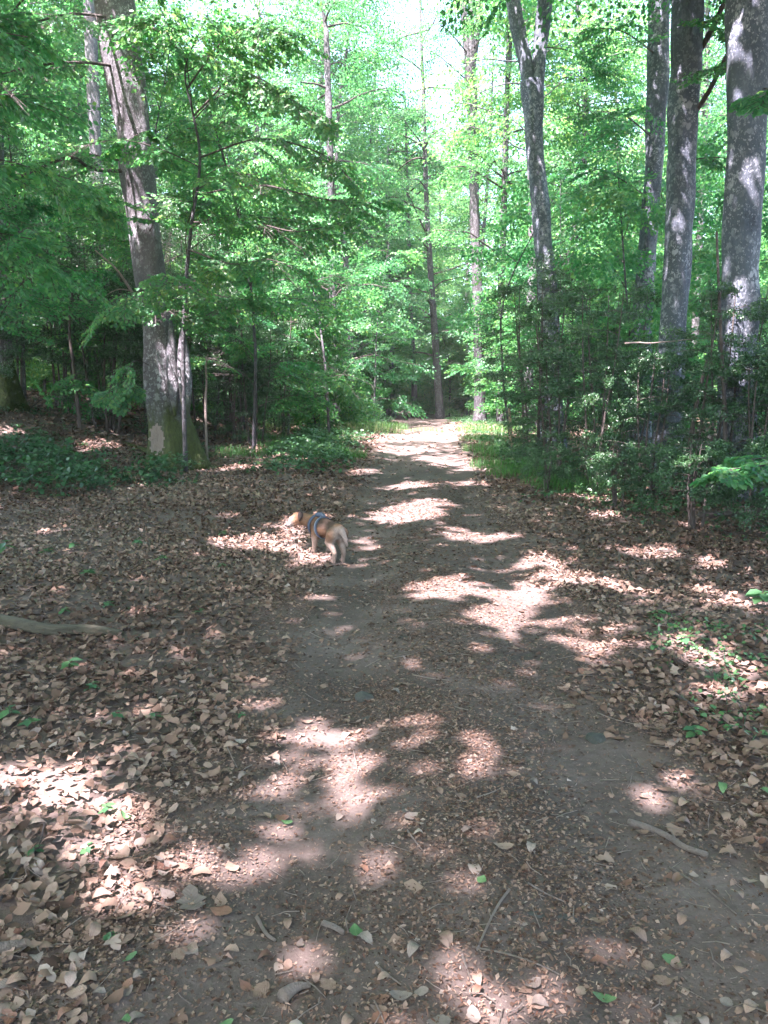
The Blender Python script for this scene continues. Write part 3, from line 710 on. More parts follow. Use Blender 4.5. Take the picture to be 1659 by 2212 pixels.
# roots running out from the mossy foot, a seam and the patch of bare wood
def t1_details():
    def child(name, P, r, m, sides=12, noise=.15, seed=0):
        v, t = tube(P, r, sides, noise, seed); mb = MB(); mb.add(v, t); local(mb, base1); return mb.build(name, m, root1, True)
    for k, (u1, v1, rr) in enumerate([(446, 988, .19), (352, 1002, .16), (392, 1008, .18), (318, 978, .14), (425, 1000, .13)]):
        e = gpt(u1, v1); a = base1 + [0, 0, .55]
        e2 = e + (e - base1) * [.9, .6, 0]; e2[2] = gz(e2[0], e2[1]) - .05
        m1 = base1 * .55 + e * .45; m1[2] = gz(m1[0], m1[1]) + .28; e[2] = gz(e[0], e[1]) + .03
        child('root', spline([a, m1, e, e2], 18), np.linspace(rr * 1.4, rr * .25, 18), M_BARKM, 12, .18, k)
    # dark open seam between the two halves of the lower trunk
    P = spline([at(383, 700, 15.72), at(386, 780, 15.66), at(390, 850, 15.58), at(392, 905, 15.52)], 24)
    child('bark_ridge', P + [.10, -.02, 0], np.sin(np.linspace(.15, 3.0, 24)) * .13 + .01, M_BARKM, 12, .2, 4)
    child('bark_ridge', P + [-.13, .0, .05], np.sin(np.linspace(.15, 3.0, 24)) * .11 + .01, M_BARKM, 12, .2, 5)
    from mathutils.bvhtree import BVHTree
    tr = [o for o in root1.children if o.name.startswith('trunk')][0].data
    bvh = BVHTree.FromPolygons([tuple(v.co) for v in tr.vertices], [tuple(p.vertices) for p in tr.polygons])
    us, vs = np.linspace(320, 362, 15), np.linspace(908, 992, 29); V, idx, T = [], {}, []
    for i, v in enumerate(vs):
        for j, u in enumerate(us):
            q = ((u - 339) / 19) ** 2 + ((v - 950) / 38) ** 2 + .35 * math.sin(u * .55) * math.sin(v * .31) + .2 * math.sin(v * .9 + u)
            if q > 1: continue
            d = ray(u, v); d = d / np.linalg.norm(d); o = np.array([0, 0, CAM_Z]) - base1
            hit = bvh.ray_cast(Vector(o), Vector(d))[0]
            if hit is None: continue
            idx[i, j] = len(V); V.append(np.array(hit) - d * (.012 + .01 * math.sin(u * .8 + v * .3)))
    for (i, j) in idx:
        k = [(i, j), (i, j + 1), (i + 1, j + 1), (i + 1, j)]
        if all(x in idx for x in k): T += [(idx[k[0]], idx[k[2]], idx[k[1]]), (idx[k[0]], idx[k[3]], idx[k[2]])]
    if T:
        mb = MB(); mb.add(np.array(V), T); o = mb.build('bare_wood', M_STICK, root1, True); o['label'] = 'patch of pale bare wood where the bark is gone'
    # dead pale branch on the other side
    child('dead_branch', spline([at(300, 655, 15.6), at(278, 620, 15.3), at(250, 580, 15.1), at(205, 540, 15)], 14), np.linspace(.035, .012, 14), M_STICK, 6, .1, 2)
    child('dead_branch', spline([at(285, 628, 15.4), at(255, 625, 15.2), at(225, 640, 15)], 8), np.linspace(.014, .006, 8), M_STICK, 5, .1, 3)
t1_details()

near_tree('beech_tree', 'thick pale grey beech trunk speckled with lichen, standing behind the low yellow green spray', [(1592, 1082, 40), (1592, 950, 38), (1593, 800, 37), (1597, 600, 36), (1607, 400, 37), (1613, 200, 39), (1622, 0, 43), (1626, -60, 43)], 12.0, M_BARK, 21, .4, 6, top=15, crown_n=12,
          limbs=[L_px([(1650, 190, 12), (1660, 195, 10.5), (1640, 210, 9.2)], .02, .01, 4, .6, first=.5)])
near_tree('beech_tree', 'straight beech with a dead branch slanting up from its side among the hollies', [(1440, 1025, 31), (1445, 900, 29), (1452, 750, 27), (1463, 600, 26), (1468, 450, 27), (1474, 300, 28), (1481, 140, 30), (1483, 0, 29), (1486, -60, 28)], 15.0, M_BARK, 31, .4, 5, top=16, crown_n=14,
          limbs=[L_px([(1490, 260, 15), (1530, 200, 14.6), (1570, 120, 14.2), (1600, 60, 14)], .08, .05, 3, .9, first=.75), L_px([(1500, 130, 15), (1540, 60, 14.8), (1575, -20, 14.6)], .09, .06, 2, .8, first=.8), L_px([(1495, 345, 15), (1540, 340, 14.5), (1590, 345, 14)], .02, .01, 3, .8, first=.5),
                 L_px([(1490, 160, 15), (1560, 150, 14), (1640, 170, 13.5)], .03, .012, 7, 1.0), L_px([(1480, 60, 15), (1560, 40, 14.2), (1660, 30, 13.6)], .04, .012, 8, 1.1)])
near_tree('beech_tree', 'grey beech with a swollen knot standing just behind the straight beech', [(1382, 985, 22), (1384, 850, 21), (1388, 700, 20), (1396, 580, 19), (1406, 430, 17), (1414, 300, 19), (1421, 150, 21), (1424, 0, 20), (1428, -60, 18)], 19.0, M_BARK, 41, .4, 5, top=17, crown_n=14, limbs=[
          L_px([(1412, 300, 19), (1350, 250, 18), (1290, 240, 17.5)], .03, .012, 8, 1.1), L_px([(1404, 430, 19), (1330, 380, 18), (1270, 360, 17.5)], .03, .012, 8, 1.1), L_px([(1420, 120, 19), (1350, 70, 18), (1290, 60, 17.5)], .03, .012, 8, 1.1)])
near_tree('beech_tree', 'beech trunk forking into two stems above the hollies beside the track', [(1192, 950, 24), (1190, 800, 22), (1184, 640, 20), (1174, 520, 19), (1163, 400, 17), (1153, 300, 18), (1150, 220, 22), (1148, 175, 21)], 20.0, M_BARK, 51, .4, 5,
          forks=[[(1146, 240, 15), (1138, 150, 14), (1120, 70, 14), (1106, -10, 15), (1098, -60, 14)], [(1153, 240, 14), (1162, 170, 14), (1167, 100, 14), (1176, 20, 16), (1182, -60, 15)]], crown_n=14, limbs=[
          L_px([(1165, 100, 20), (1230, 110, 19.6), (1290, 150, 19.2)], .03, .01, 5, 1.0, first=.55)])
near_tree('beech_tree', 'slim dark beech with a high fan of forks, standing beside the far track', [(1037, 908, 12), (1035, 780, 11), (1031, 640, 10), (1026, 480, 10), (1022, 330, 10), (1018, 200, 11), (1014, 130, 12)], 35.0, M_SAPB, 61, .3, 5,  # darker bark stands in for the shade on this trunk
          forks=[[(1014, 150, 9), (1005, 60, 7), (998, -20, 7), (994, -90, 6)], [(1015, 150, 8), (1018, 50, 6), (1020, -20, 6)], [(1017, 150, 8), (1030, 70, 7), (1038, -10, 7)]], sides=16, crown_n=10, crown_z=15.5, crown_r=4, limbs=[
          L_px([(1015, 120, 35), (960, 60, 34), (920, 50, 33)], .05, .02, 8, 1.6, SPRAY_MID, L2), L_px([(1016, 180, 35), (960, 130, 34), (930, 110, 33)], .05, .02, 7, 1.5, SPRAY_MID, L2), L_px([(1018, 110, 35), (1060, 60, 34), (1090, 70, 33)], .05, .02, 7, 1.5, SPRAY_MID, L2), L_px([(1024, 300, 35), (1045, 260, 34.6), (1060, 220, 34.4)], .06, .03, 3, 1.2, SPRAY_MID, L2)])
near_tree('beech_tree', 'slender dark beech just beyond the slim beech with the fan of forks', [(1082, 905, 8), (1080, 780, 7), (1082, 640, 7), (1088, 480, 7), (1092, 300, 6), (1100, 100, 6), (1104, -30, 6)], 33.0, M_SAPB, 71, .3, 5, sides=12, crown_n=12, crown_z=5, crown_r=3.6, top=19)
near_tree('beech_tree', 'leaning grey beech standing where the verge meets the end of the track', [(952, 880, 9), (944, 790, 8), (936, 680, 7), (928, 560, 6), (921, 420, 5), (916, 250, 4), (910, 80, 3), (906, -20, 2)], 40.0, M_SAPB, 81, .3, 5, sides=12, crown_n=18, crown_z=3, crown_r=4.2, top=20)
near_tree('beech_tree', 'slim sunlit beech stem standing where the track disappears', [(897, 884, 7), (893, 780, 5), (888, 680, 4), (884, 560, 4), (880, 400, 3), (876, 250, 2)], 43.0, M_FARBARK, 91, .3, 5, sides=12, crown_n=16, crown_r=4.0, top=19)
near_tree('beech_tree', 'short dark trunk in shade beside the sunlit stem at the end of the track', [(848, 886, 8), (846, 800, 7), (843, 720, 6), (840, 600, 5), (838, 450, 4)], 42.0, M_BARK, 95, .3, 5, sides=12, crown_n=12, crown_r=3.5, top=17)
near_tree('beech_tree', 'thin dark beech trunk among saplings on the bramble side of the far track', [(727, 880, 8), (724, 790, 8), (720, 660, 7), (716, 500, 7), (712, 300, 7), (706, 100, 6)], 31.0, M_SAPB, 97, .3, 5, sides=12, crown_n=16, crown_r=3.8, top=18)
near_tree('beech_tree', 'old mossy trunk at the back of the raised bank beyond the ivy patch', [(6, 880, 32), (2, 800, 27), (-4, 700, 25), (-10, 560, 24), (-20, 300, 23), (-30, 60, 22)], 18.5, M_BARKM, 99, .6, 5, top=16, crown_n=14)
near_tree('beech_tree', 'grey beech half hidden by leaves behind the large leaning beech', [(222, 850, 15), (216, 600, 13), (208, 380, 12), (204, 250, 12), (198, 120, 12), (192, 0, 11)], 27.0, M_FARBARK, 103, .3, 5, sides=14, crown_n=16, crown_r=3.8, top=18)

# ------------------------------------------------------------------ saplings with flat leafy tiers
def sapling(name, label, stem, r0, seed, n_limb, Lmin, Lmax, z0, bias=None, bw=0., lib=SPRAY, shape=L4, mask=True, group=None, tone0=.45, extra=(), slen=.95, nsp=7, sides=8, twigs=True):
    g = np.random.default_rng(seed)
    stem = [np.asarray(p, float) for p in stem]
    base = stem[0].copy(); base[2] = gz(base[0], base[1]); stem[0][2] = base[2] - .05
    P = spline(stem, 40)
    root = empty(name, base); tag(root, label, 'sapling', group)
    v, t = tube(P, np.linspace(r0, r0 * .22, 40), sides, .08, seed); mb = MB(); mb.add(v, t); local(mb, base); mb.build('trunk', M_SAPB, root, True)
    fo = Foliage(seed + 5, True)
    zt = P[-1][2]
    for k in range(n_limb):
        z = z0 + (zt - z0) * (k + g.random()) / n_limb; p = np.array([np.interp(z, P[:, 2], P[:, j]) for j in range(3)])
        az = k * 2.4 + g.normal(0, .4)
        if bias is not None and g.random() < bw: az = bias + g.normal(0, .7)
        q = (z - z0) / max(zt - z0, .1); L = g.uniform(Lmin, Lmax) * (1.1 - .55 * q)
        fo.limb(bend(p, az, g.uniform(.15, .95), L, g), .005 + r0 * .15, .004, lib, shape, nsp, slen * g.uniform(.75, 1.2), mask=mask, twigs=twigs, first=.22, tone0=tone0 + g.normal(0, .1), flat=.7, droop=g.uniform(.1, .4))
    fo.spray(P[-1], P[-1] - P[-2], slen, lib, shape)
    for e in extra: e(fo)
    local(fo.leaf, base); fo.leaf.build('crown', M_LEAF, root)['kind'] = 'stuff'; put_wood(fo, base, root)
    return root
def up(x, y, h, g=random.Random(3), lean=.08):
    z = gz(x, y); return [(x, y, z)] + [(x + g.gauss(0, lean) * h * q, y + g.gauss(0, lean) * h * q, z + h * q) for q in (.3, .6, 1)]
SAPG = 'leafy beech saplings between the big trees'
sapling('beech_sapling', 'slender forked beech sapling growing tight against the large leaning beech', [at(398, 930, 15.3), at(396, 800, 15.2), at(400, 640, 15.0), at(412, 500, 14.9), at(432, 350, 14.8), at(418, 250, 14.6), at(400, 150, 14.4), at(440, 50, 14.2)], .048, 201, 12, 2.2, 3.6, 2.6, bias=math.radians(105), bw=.7,
        extra=[L_px([(432, 340, 14.8), (560, 300, 14.2), (690, 330, 13.8), (760, 390, 13.4)], .03, .008, 11, .95), L_px([(430, 420, 14.8), (560, 400, 14), (700, 430, 13.5), (830, 440, 13.2)], .03, .008, 12, .95), L_px([(415, 480, 14.9), (540, 480, 14.2), (640, 500, 13.6), (740, 480, 13.2)], .03, .008, 10, .9), L_px([(418, 250, 14.6), (520, 160, 14), (620, 210, 13.5), (690, 260, 13)], .03, .008, 11, 1.0), L_px([(405, 190, 14.5), (480, 90, 14), (560, 60, 13.6), (640, 80, 13.2)], .03, .008, 10, 1.0),
               L_px([(410, 540, 14.9), (500, 570, 14.2), (580, 560, 13.8), (660, 590, 13.4)], .025, .008, 9, .9), L_px([(405, 620, 15), (480, 640, 14.4), (560, 650, 14)], .02, .006, 7, .8), L_px([(400, 130, 14.4), (350, 60, 13.8), (300, 40, 13.4)], .03, .008, 7, 1.0)])
sapling('beech_sapling', 'beech sapling with long level boughs reaching over the dark hollies on the bank', up(-7.6, 14.2, 8.5), .06, 211, 20, 2.2, 3.4, 2.2, bias=math.radians(90), bw=.5)
sapling('beech_sapling', 'dense beech sapling filling the gap behind the large leaning beech', up(-5.6, 18.5, 9), .05, 221, 22, 1.8, 2.8, 3.0)
sapling('beech_sapling', 'tall beech sapling with bright tiers above the bramble verge', up(-3.3, 19.5, 9), .05, 231, 24, 1.6, 2.8, 1.4)
sapling('beech_sapling', 'young beech whose boughs hang in over the ivy patch', up(-5.4, 9.6, 7.5), .05, 241, 12, 1.6, 2.4, 3.6, bias=math.radians(60), bw=.4, extra=[L_px([(-120, 180, 9), (-40, 200, 8), (30, 205, 7.2)], .02, .008, 5, .55, first=.4), L_px([(-150, 60, 9), (-60, 60, 8.4), (60, 80, 7.8)], .02, .008, 6, .7), L_px([(-120, 480, 9.6), (-20, 500, 9.6), (90, 520, 9.4)], .02, .008, 6, .7)])
sapling('beech_sapling', 'small beech holding out a low yellow green spray over the shaded holly foot', up(4.15, 7.6, 1.6), .018, 251, 2, .4, .6, .6, extra=[L_px([(1700, 1000, 7.5), (1650, 1005, 7.2), (1590, 1012, 7.0), (1545, 1020, 6.9)], .01, .004, 7, .42, first=.05, tone0=.6, droop=.1, flat=.25, mask=False), L_px([(1690, 985, 7.6), (1640, 990, 7.4), (1600, 995, 7.3)], .008, .004, 5, .40, first=.1, tone0=.6, droop=.1, flat=.25, mask=False)], slen=.4, nsp=3)
for k, (x, y, h, n, L) in enumerate([(-1.7, 24, 8, 18, 2.4), (-.4, 31, 7, 16, 2.4), (5.6, 17.4, 6.5, 14, 2.0), (3.7, 22.5, 7, 16, 2.0), (4.9, 26, 8, 18, 2.4), (8.0, 16.2, 7, 14, 2.2), (7.0, 20.5, 8, 16, 2.4), (-8.6, 18.6, 9, 18, 2.6), (-2.6, 28.5, 8, 16, 2.4), (9.6, 22, 9, 16, 2.6), (-4.4, 24.5, 8, 18, 2.6)]):
    sapling('beech_sapling', 'leafy beech sapling with flat green tiers among the taller trunks', up(x, y, h), .045, 300 + k * 7, n, L * .65, L, 1.2, lib=SPRAY_MID, shape=L2, group=SAPG, slen=1.15, nsp=6, twigs=False)

# ------------------------------------------------------------------ holly bushes (a few shapes, copied)
def holly_mesh(seed, h, r, n, slen=.5):
    g = np.random.default_rng(seed); fo = Foliage(seed); st = MB()
    for s in range(4):
        a = g.uniform(0, 6.28); q = g.uniform(.05, .25) * r
        P = spline([(q * math.cos(a), q * math.sin(a), -.1), (q * 1.6 * math.cos(a), q * 1.6 * math.sin(a), h * .3), (q * 2.2 * math.cos(a + .3), q * 2.2 * math.sin(a + .3), h * .65), (q * 2.4 * math.cos(a + .5), q * 2.4 * math.sin(a + .5), h * .97)], 20)
        v, t = tube(P, np.linspace(.035, .008, 20), 6, .1, seed + s); st.add(v, t)
        for k in range(n // 4):
            z = h * (.12 + .86 * g.random() ** .75); p = np.array([np.interp(z, P[:, 2], P[:, j]) for j in range(3)])
            az = g.uniform(0, 6.28); prof = math.sin(math.pi * min(1, .12 + .9 * z / h)) ** .6 + .12
            L = r * prof * g.uniform(.45, 1.1)
            fo.limb(bend(p, az, g.uniform(-.1, .5), L, g, 4), .009, .004, SPRAY_HOLLY, HS, 3, slen, sides=3, twigs=False, first=.5, tone0=g.uniform(.3, .7), droop=.0, flat=.9, dens=g.uniform(.2, .6))
    return fo.leaf.mesh('crown', M_HOLLY), fo.wood.mesh('branches', M_TWIG, True), st.mesh('stem', M_TWIG, True)
HOLLY = [holly_mesh(401, 2.8, 1.0, 44), holly_mesh(411, 4.1, 1.15, 56), holly_mesh(421, 1.6, .8, 28), holly_mesh(431, 6.5, 1.9, 96, .75)]
def holly(x, y, k, sc, label, group=None, rz=None):
    root = empty('holly_bush', (x, y, gz(x, y))); root.rotation_euler = (0, 0, R_.uniform(0, 6.28) if rz is None else rz); root.scale = (sc * R_.uniform(.9, 1.1), sc * R_.uniform(.9, 1.1), sc)
    tag(root, label, 'bush', group)
    c, b, s = HOLLY[k]
    link('crown', c, root)['kind'] = 'stuff'; link('branches', b, root)['kind'] = 'stuff'; link('stem', s, root)
for (x, y, k, sc) in [(3.2, 14.6, 0, .85), (3.6, 13.3, 1, .82), (4.2, 12.2, 0, .8), (4.9, 11.6, 1, .78), (5.1, 10.4, 0, .8), (4.5, 14.2, 1, .62), (5.6, 12.4, 1, .8), (3.3, 17.2, 1, .95), (6.4, 11.2, 1, .78), (4.9, 16.6, 1, .9), (7.2, 13.6, 1, .8), (6.0, 9.6, 0, .9), (4.2, 19.5, 3, .75)]:
    holly(x, y, k, sc, 'dark glossy holly bush in the thicket around the pale beech trunks', 'holly thicket around the pale trunks')
for (x, y, k, sc) in [(4.0, 9.7, 2, .7), (4.9, 8.9, 2, .8), (3.45, 11.2, 2, .55), (2.75, 12.9, 2, .5)]:
    holly(x, y, k, sc, 'low young holly at the foot of the holly thicket', 'low hollies along the thicket edge')
for (x, y, k, sc) in [(-9.6, 20, 3, 1.0), (-8.0, 22.5, 3, 1.05), (-6.3, 21.5, 3, .85), (-5.0, 25, 3, .9), (-11.4, 21, 3, 1.1), (-3.6, 27, 3, .7), (-7.2, 26.5, 3, 1.1), (-10.0, 26, 3, 1.1), (-12.5, 25, 3, 1.1), (-2.3, 26, 1, 1.0), (-3.0, 23.2, 1, .95), (-4.2, 21.8, 1, .9), (-8.9, 16.9, 1, .9), (-13.5, 22, 3, 1.0), (-7.0, 19.6, 1, 1.0), (-8.6, 20.6, 3, .75), (-5.9, 20.4, 1, 1.05), (-4.6, 23.2, 3, .7), (-10.6, 18.6, 1, 1.1), (-9.2, 22.4, 3, .9), (-5.2, 22.2, 1, 1.1), (-6.9, 24, 3, 1.0), (-12, 19.5, 3, .8), (-3.6, 21.4, 1, .8)]:
    holly(x, y, k, sc, 'tall dark holly crowding the shade behind the large leaning beech', 'tall hollies on the shaded bank')

# ------------------------------------------------------------------ the wood further back: trunks, crowns and young growth, copied
def far_tree_mesh(seed, h, r, n_limb, z0, tr=.17):
    g = np.random.default_rng(seed); fo = Foliage(seed); st = MB()
    P = spline([(0, 0, -.4), (g.normal(0, .15), g.normal(0, .15), h * .3), (g.normal(0, .4), g.normal(0, .4), h * .65), (g.normal(0, .6), g.normal(0, .6), h)], 34)
    v, t = tube(P, tr * np.linspace(1.1, .12, 34) ** .8, 9, .08, seed); st.add(v, t)
    for k in range(n_limb):
        q = (k + g.random()) / n_limb; z = z0 + (h - z0) * q; p = np.array([np.interp(z, P[:, 2], P[:, j]) for j in range(3)])
        L = r * (1.05 - .6 * q) * g.uniform(.55, 1.1)
        fo.limb(bend(p, k * 2.4 + g.normal(0, .5), g.uniform(.1, .75), L, g), .028 if tr > .1 else .012, .008 if tr > .1 else .004, SPRAY_FAR if tr > .1 else SPRAY_MID, L2, 8, 1.7 if tr > .1 else 1.15, sides=4, twigs=False, first=.22, flat=.55, tone0=.62)  # raised leaf tone paints far foliage paler, as if sunlit and hazed
    return fo.leaf.mesh('crown', M_LEAF), fo.wood.mesh('branches', M_FARBARK, True), st.mesh('trunk', M_FARBARK, True)
FART = [far_tree_mesh(500 + 9 * k, h, r, n, z0) for k, (h, r, n, z0) in enumerate([(20, 4.0, 66, 2.2), (22, 4.4, 64, 6.5), (17, 3.6, 60, 1.4), (23, 3.8, 56, 8.5), (14, 3.2, 56, .9), (19, 4.6, 72, 1.8)])]
YOUNG = [far_tree_mesh(600 + 9 * k, h, r, n, z0, .05) for k, (h, r, n, z0) in enumerate([(6, 2.1, 34, .3), (4, 1.8, 26, .2), (8, 2.4, 40, .5)])]
def far(x, y, lib, k, sc, name, label, cat, group):
    root = empty(name, (x, y, gz(x, y))); root.rotation_euler = (R_.gauss(0, .03), R_.gauss(0, .03), R_.uniform(0, 6.28)); root.scale = (sc, sc, sc * R_.uniform(.95, 1.1))
    tag(root, label, cat, group)
    for nm, me in zip(('crown', 'branches', 'trunk'), lib[k]):
        o = link(nm, me, root)
        if nm != 'trunk': o['kind'] = 'stuff'
placed = []
def ok(x, y, d):
    if y < 50 and abs(x - float((xl(y) + xr(y)) / 2)) < (2.2 if y < 36 else 1.9): return False
    if y < 36 and .085 < x / y < .175: return False
    if any((x - a) ** 2 + (y - b) ** 2 < d * d for a, b in placed): return False
    placed.append((x, y)); return True
n = 0; tries = 0
while n < 84 and tries < 5000:
    tries += 1
    y = R_.uniform(26, 78); x = R_.uniform(-.62, .62) * y
    if not ok(x, y, 2.4): continue
    far(x, y, FART, R_.randrange(6), R_.uniform(.85, 1.1), 'beech_tree', ('grey stemmed beech in the first rows behind ' if y < 48 else 'thin grey stem deep in the sunlit wood behind ') + ('the mossy leaning beech' if x < 1.5 else 'the holly thicket'), 'tree', ('first rows' if y < 48 else 'deep wood') + (' behind the mossy beech' if x < 1.5 else ' behind the holly thicket')); n += 1
n = 0; placed.clear(); tries = 0
while n < 104 and tries < 5000:
    tries += 1
    y = R_.uniform(23, 60); x = R_.uniform(-.58, .58) * y
    if x > -2 and x < 8 and y < 25: continue
    if not ok(x, y, 1.45): continue
    far(x, y, YOUNG, R_.randrange(3), R_.uniform(.8, 1.15), 'young_beech', 'low leafy young beech between the trunks behind ' + ('the mossy leaning beech' if x < 1.5 else 'the holly thicket'), 'young tree', 'young growth' + (' behind the mossy beech' if x < 1.5 else ' behind the holly thicket')); n += 1
for (x, y, k) in [(.7, 48, 1), (2.6, 54, 1), (3.9, 51, 1), (5.0, 47, 1), (3.2, 60, 0), (-1.2, 44, 1), (6.2, 44, 0)]:
    far(x, y, YOUNG, k, R_.uniform(.75, 1), 'young_beech', 'leafy young beech closing the view where the track ends', 'young tree', 'young beeches at the end of the track')
for (x, y, k) in [(5.0, 41, 3), (-.8, 44, 3), (-1.5, 36, 0), (.1, 48, 5), (1.6, 58, 1), (3.9, 60, 3), (.2, 54, 3), (5.8, 55, 1), (2.8, 66, 0), (4.6, 67, 1), (.8, 69, 5)]:  # the nearest one is added to cast shade on the far track
    far(x, y, FART, k, R_.uniform(.85, 1), 'beech_tree', 'grey beech standing across the line of the track beyond its end', 'tree', 'beeches beyond the end of the track')
def far_wood():
    mb = MB(); g = np.random.default_rng(77)
    n = 70000
    y = g.uniform(80, 115, n); x = g.uniform(-.75, .75, n) * y; z = height(x, y) + g.beta(1.0, 1.2, n) * 30
    den = np.sin(x * .55 + 2 * np.sin(z * .5)) * np.sin(z * .8 + x * .2) + g.normal(0, .5, n); k = den > -.6 + z * .012
    x, y, z = x[k], y[k], z[k]; n = len(x)
    mb.inst(L2[0], L2[1], rot_euler(g.uniform(0, 6.28, n), g.normal(0, .5, n), g.normal(0, .5, n)) * g.uniform(.5, 1.05, n)[:, None, None], np.stack([x, y, z], 1), np.clip(g.normal(.5, .2, n), 0, 1))
    tag(mb.build('far_woodland', M_LEAF), 'hazy green mass of distant woodland closing the view', 'woodland', kind='stuff')
far_wood()

# ------------------------------------------------------------------ canopy trees round and behind the viewer, which cast the shade
def canopy():
    C = np.array([(-6.4, 3.0), (-12.5, -3.0), (-3.0, -6.0), (-14.5, 5.5), (-10.5, 10.5), (3.6, -2.4), (6.6, 4.0), (-19.0, -1.0), (-8.0, -11.5), (-17.5, 12.5), (2.0, -11.5), (-20, 6), (-14, -11), (9.5, -6), (-22, 16), (8.6, 9.2)])
    g = np.random.default_rng(88)
    cell = .17; gx = np.arange(-14, 15, cell); gy = np.arange(-2.5, 25, cell)
    X, Y = np.meshgrid(gx, gy); X = X.ravel(); Y = Y.ravel()
    mbs = [MB() for _ in C]
    T1S = np.array([p[:2] - S[:2] / S[2] * p[2] for p in Q1[::3, :3] if p[2] < 11])
    tv, tt = L2
    for layer in range(6):
        n = len(X); px = X + g.uniform(-.5, .5, n) * cell; py = Y + g.uniform(-.5, .5, n) * cell
        z = 10.0 + .85 * layer + 1.2 * np.sin(px * .8 + layer) * np.sin(py * .7 + 2 * layer) + g.normal(0, .35, n)
        Q = np.stack([px, py, np.zeros(n)], 1) + (S / S[2]) * z[:, None]
        thin = .5 + .5 * np.sin(px * 2.3 + 1.7 * np.sin(py * 1.9)) * np.sin(py * 2.9 + 1.3 * np.sin(px * 2.1))
        keep = sun_keep(Q, g) & (g.random(n) < .96 - .22 * (thin > .93))
        keep &= g.random(n) < np.where(py > 15.5, np.where(px > 2.3, .8, np.where(px > -4, .18, .85)), 1.0) + 1.0 * (np.min(np.hypot(px[:, None] - T1S[None, :, 0], py[:, None] - T1S[None, :, 1]), 1) < .5)
        yy = np.maximum(Q[:, 1], .1)
        vis = (Q[:, 1] > 0) & (np.abs(Q[:, 0]) < .56 * yy + .8) & (Q[:, 2] < 1.6 + .52 * yy + .6)
        keep &= ~vis
        Q = Q[keep]; n = len(Q)
        d = np.linalg.norm(Q[:, None, :2] - C[None], axis=2); own = d.argmin(1)
        Mx = rot_euler(g.uniform(0, 6.28, n), g.normal(-.3, .35, n), g.normal(0, .35, n)) * g.uniform(.24, .325, n)[:, None, None]
        tone = np.clip(g.normal(.45, .18, n), 0, 1)
        for k in range(len(C)):
            s = own == k
            mbs[k].inst(tv, tt, Mx[s], Q[s], tone[s])
    for k, (x, y) in enumerate(C):
        if mbs[k].n < 200: continue
        base = np.array([x, y, gz(x, y)]); root = empty('beech_tree', base)
        tag(root, 'tall beech outside the view whose crown shades the track', 'tree', 'beeches shading the track')
        st = MB(); P = spline([(0, 0, -.2), (.1, .05, 4), (.0, .1, 8), (.1, 0, 12.8)], 40); v, t = tube(P, np.linspace(.30, .06, 40), 14, .08, k); st.add(v, t)
        lead = np.concatenate(mbs[k].v); g2 = np.random.default_rng(k)
        for _ in range(9):
            e = lead[g2.integers(len(lead))] - base; p = np.array([0, 0, min(e[2] - 1.5, 10.5)])
            v, t = tube(spline([p, p * .5 + e * .5 + [0, 0, .3], e], 8), np.linspace(.07, .012, 8), 6); st.add(v, t)
        st.build('trunk', M_BARK, root, True)
        local(mbs[k], base); mbs[k].build('crown', M_LEAF, root)['kind'] = 'stuff'
canopy()

# ------------------------------------------------------------------ herbs, ivy, grass
def leaf_patch(name, label, cat, u0, n, hmax, size, matl, inside, shape=L4, bunch=.10, tone=.4, tilt=.45, flat=False, stems=True):
    """low ground cover: leaves spread over a region of the ground (x0,x1,y0,y1) where inside(x,y) in 0..1"""
    g = np.random.default_rng(abs(hash(label)) % 1000 if False else len(label) * 7 + n % 97)
    x0, x1, y0, y1 = u0
    m = n // 6
    cx, cy = g.uniform(x0, x1, m), g.uniform(y0, y1, m); k = g.random(m) < inside(cx, cy); cx, cy = cx[k], cy[k]
    hh = hmax * g.uniform(.15, 1, len(cx)) * np.clip(inside(cx, cy), .2, 1)
    mb = MB()
    A = np.stack([cx, cy, height(cx, cy)], 1); T = A + np.stack([g.normal(0, .06, len(cx)), g.normal(0, .06, len(cx)), hh], 1)
    if stems: many_tubes(mb, A, T, .003, .002, 3, .1)
    for j in range(6):
        az = g.uniform(0, 6.28, len(cx)); off = g.uniform(.2, 1, len(cx)) * bunch
        P = T + np.stack([np.cos(az) * off, np.sin(az) * off, -g.uniform(0, .4, len(cx)) * hh], 1)
        P[:, 2] = np.maximum(P[:, 2], height(P[:, 0], P[:, 1]) + .015)
        mb.inst(shape[0], shape[1], rot_euler(az - 1.57 + g.normal(0, .5, len(cx)), g.normal(-.1, tilt, len(cx)), g.normal(0, tilt, len(cx))) * (size * g.uniform(.6, 1.25, len(cx)))[:, None, None], P, np.clip(g.normal(tone, .2, len(cx)), 0, 1))
    o = mb.build(name, matl); tag(o, label, cat, kind='stuff'); return o
def blob(*cs):
    def f(x, y):
        r = np.zeros_like(x)
        for (a, b, sa, sb) in cs:
            d = np.hypot((x - a) / sa, (y - b) / sb) + .22 * np.sin(x * 3.1 + b) * np.sin(y * 2.7 + a)
            r = np.maximum(r, sstep((1.15 - d) / .4))
        return r
    return f
IVY = (np.array([(0, 0, 0), (.42, .18, .03), (.30, .48, 0), (.36, .70, .03), (0, 1.0, -.05), (-.36, .70, .03), (-.30, .48, 0), (-.42, .18, .03)], float), HL[1])
g1, g2, g3, g4 = gpt(110, 1060), gpt(300, 1060), gpt(30, 1020), gpt(230, 1085)
